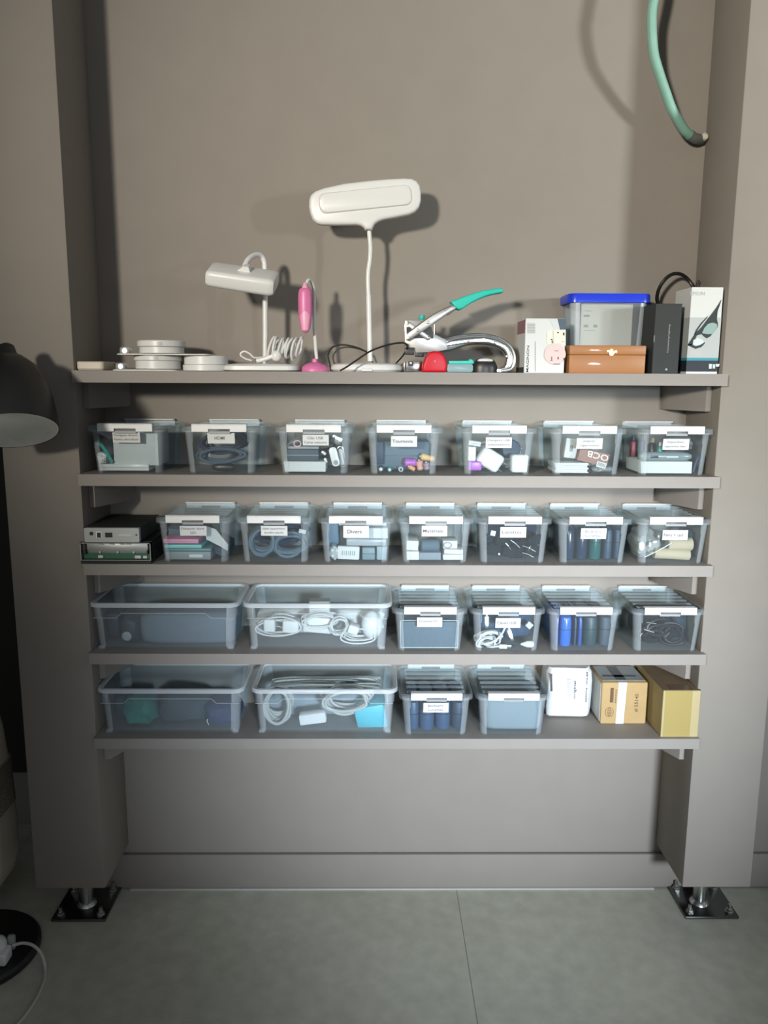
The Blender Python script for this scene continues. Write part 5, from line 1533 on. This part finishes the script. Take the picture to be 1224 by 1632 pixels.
# lowest shelf, wide boxes
lump('teal_cloth', 'crumpled teal cloth in the first wide box on lowest shelf', 'cloth', (193, 1116, 243, 1164), .040, .08, tealc, 120, .10, floor=F4)
lump('navy_cloth', 'navy cloth in right end of the first wide box on lowest shelf', 'cloth', (320, 1122, 380, 1166), .042, .09, mat('navy_cloth', (.03, .055, .13, 1), .8), 121, .08, floor=F4)
lump('dark_bag', 'dark slate bag between the teal and navy cloths', 'bag', (249, 1112, 332, 1166), .056, .10, mat('dark_slate_cloth', (.05, .07, .085, 1), .8), 122, .06, pw=.6, floor=F4)
lump('dark_bag', 'dark grey bag behind the teal cloth', 'bag', (178, 1112, 224, 1166), .090, .07, slate, 123, .05, pw=.6, floor=F4)
cable('white_clip', 'tiny white clip on the navy cloth', [P(331, 1146, .040), P(330, 1150, .038), P(333, 1155, .040)], .0010, white, 3, None, 'clip')
lead = mat('pale_lead', (.46, .47, .45, 1), .5)
tangle('extension_lead', 'pale lead coiled upright at left of the second wide box', (417, 1099, 465, 1160), .034, .05, lead, .0036, 8, 131, 'pale leads in the wide box')
tangle('extension_lead', 'pale lead in a broad hanging coil at right of the second wide box', (508, 1094, 596, 1147), .034, .06, lead, .0036, 9, 132, 'pale leads in the wide box')
tangle('extension_lead', 'pale lead lying flat under the lid of the second wide box', (425, 1094, 610, 1106), .050, .08, lead, .0032, 6, 133, 'pale leads in the wide box')
item_box('power_adapter', 'white tilted adapter at the front of the second wide box', 'adapter', (477, 1139, 519, 1155), .028, .03, white, -8, .003, m2=None)
item_box('cyan_case', 'cyan case at right in the second wide box', 'case', (566, 1126, 616, 1166), .044, .08, cyan, -10, .006)
lump('grey_bag', 'blue-grey bag at the back of the second wide box', 'bag', (424, 1108, 612, 1166), .105, .06, mat('mist_blue_cloth', (.24, .30, .34, 1), .8), 135, .05, pw=.5, floor=F4)
# small boxes of the lowest shelf
gd = 'dark blue glasses cases on the lowest shelf'
nb = mat('navy_satin_plastic', (.035, .075, .15, 1), .45)
case('first dark blue glasses case from the wide boxes, lowest shelf', (650, 1118, 668, 1167), .030, nb, F4, grp=gd)
case('dark blue glasses case under the label card, lowest shelf', (669, 1118, 693, 1167), .027, nb, F4, grp=gd)
case('broad dark blue glasses case beside the clear box wall, lowest shelf', (694, 1118, 719, 1167), .031, nb, F4, grp=gd)
case('last dark blue glasses case before the pale grey box, lowest shelf', (720, 1118, 743, 1167), .033, dblue, F4, grp=gd)
lump('grey_cloth', 'pale blue-grey cloth filling the unlabelled box beside the white parcel', 'cloth', (770, 1114, 868, 1170), .026, .13, mat('pale_blue_grey_cloth', (.22, .27, .30, 1), .85), 141, .008, pw=.28, floor=F4)

# everything held by a box stays inside its walls
bpy.context.view_layer.update()
HOSTS = [(o_.location.x, o_.location.z, .0655, .0735, .088, .0186, .0118, .178, .0046) for o_ in BOX.values()] + \
        [(o_.location.x, o_.location.z, .1490, .1545, .096, .0325, .0270, .176, .0064) for o_ in WIDE.values()]
done = set()
for o_ in list(COL.objects):
    if o_.name in BEFORE or o_.type != 'MESH' or o_.data.name in done:
        continue
    done.add(o_.data.name)
    Mw = o_.matrix_world; Mi = Mw.inverted()
    cen = sum((Mw @ v.co for v in o_.data.vertices), Vector()) / len(o_.data.vertices)
    hs = [h_ for h_ in HOSTS if abs(cen.x - h_[0]) < h_[3] + .012 and -.01 < cen.z - h_[1] < .115]
    if not hs:
        print('NOHOST', o_.name, cen); continue
    hx, hz, w0, w1, hh, f0, f1, yb, fz = min(hs, key=lambda h_: abs(cen.x - h_[0]))
    for v in o_.data.vertices:
        p = Mw @ v.co
        u = max(0, min(1, (p.z - hz) / hh))
        lim = w0 + (w1 - w0) * u
        q2 = Vector((max(hx - lim, min(hx + lim, p.x)), max(f0 + (f1 - f0) * u + .0004, min(yb, p.y)), max(hz + fz, min(hz + hh + .006, p.z))))
        r_ = .011
        fr = f0 + (f1 - f0) * u
        dx = abs(q2.x - hx) - (lim - r_)
        for dy, sg, yc in ((fr + r_ - q2.y, -1, fr + r_), (q2.y - (yb - r_), 1, yb - r_)):
            if dx > 0 and dy > 0 and math.hypot(dx, dy) > r_:
                k_ = r_ / math.hypot(dx, dy)
                q2.x = hx + math.copysign(lim - r_ + dx * k_, q2.x - hx); q2.y = yc + sg * dy * k_
        if (q2 - p).length > 1e-6:
            v.co = Mi @ q2
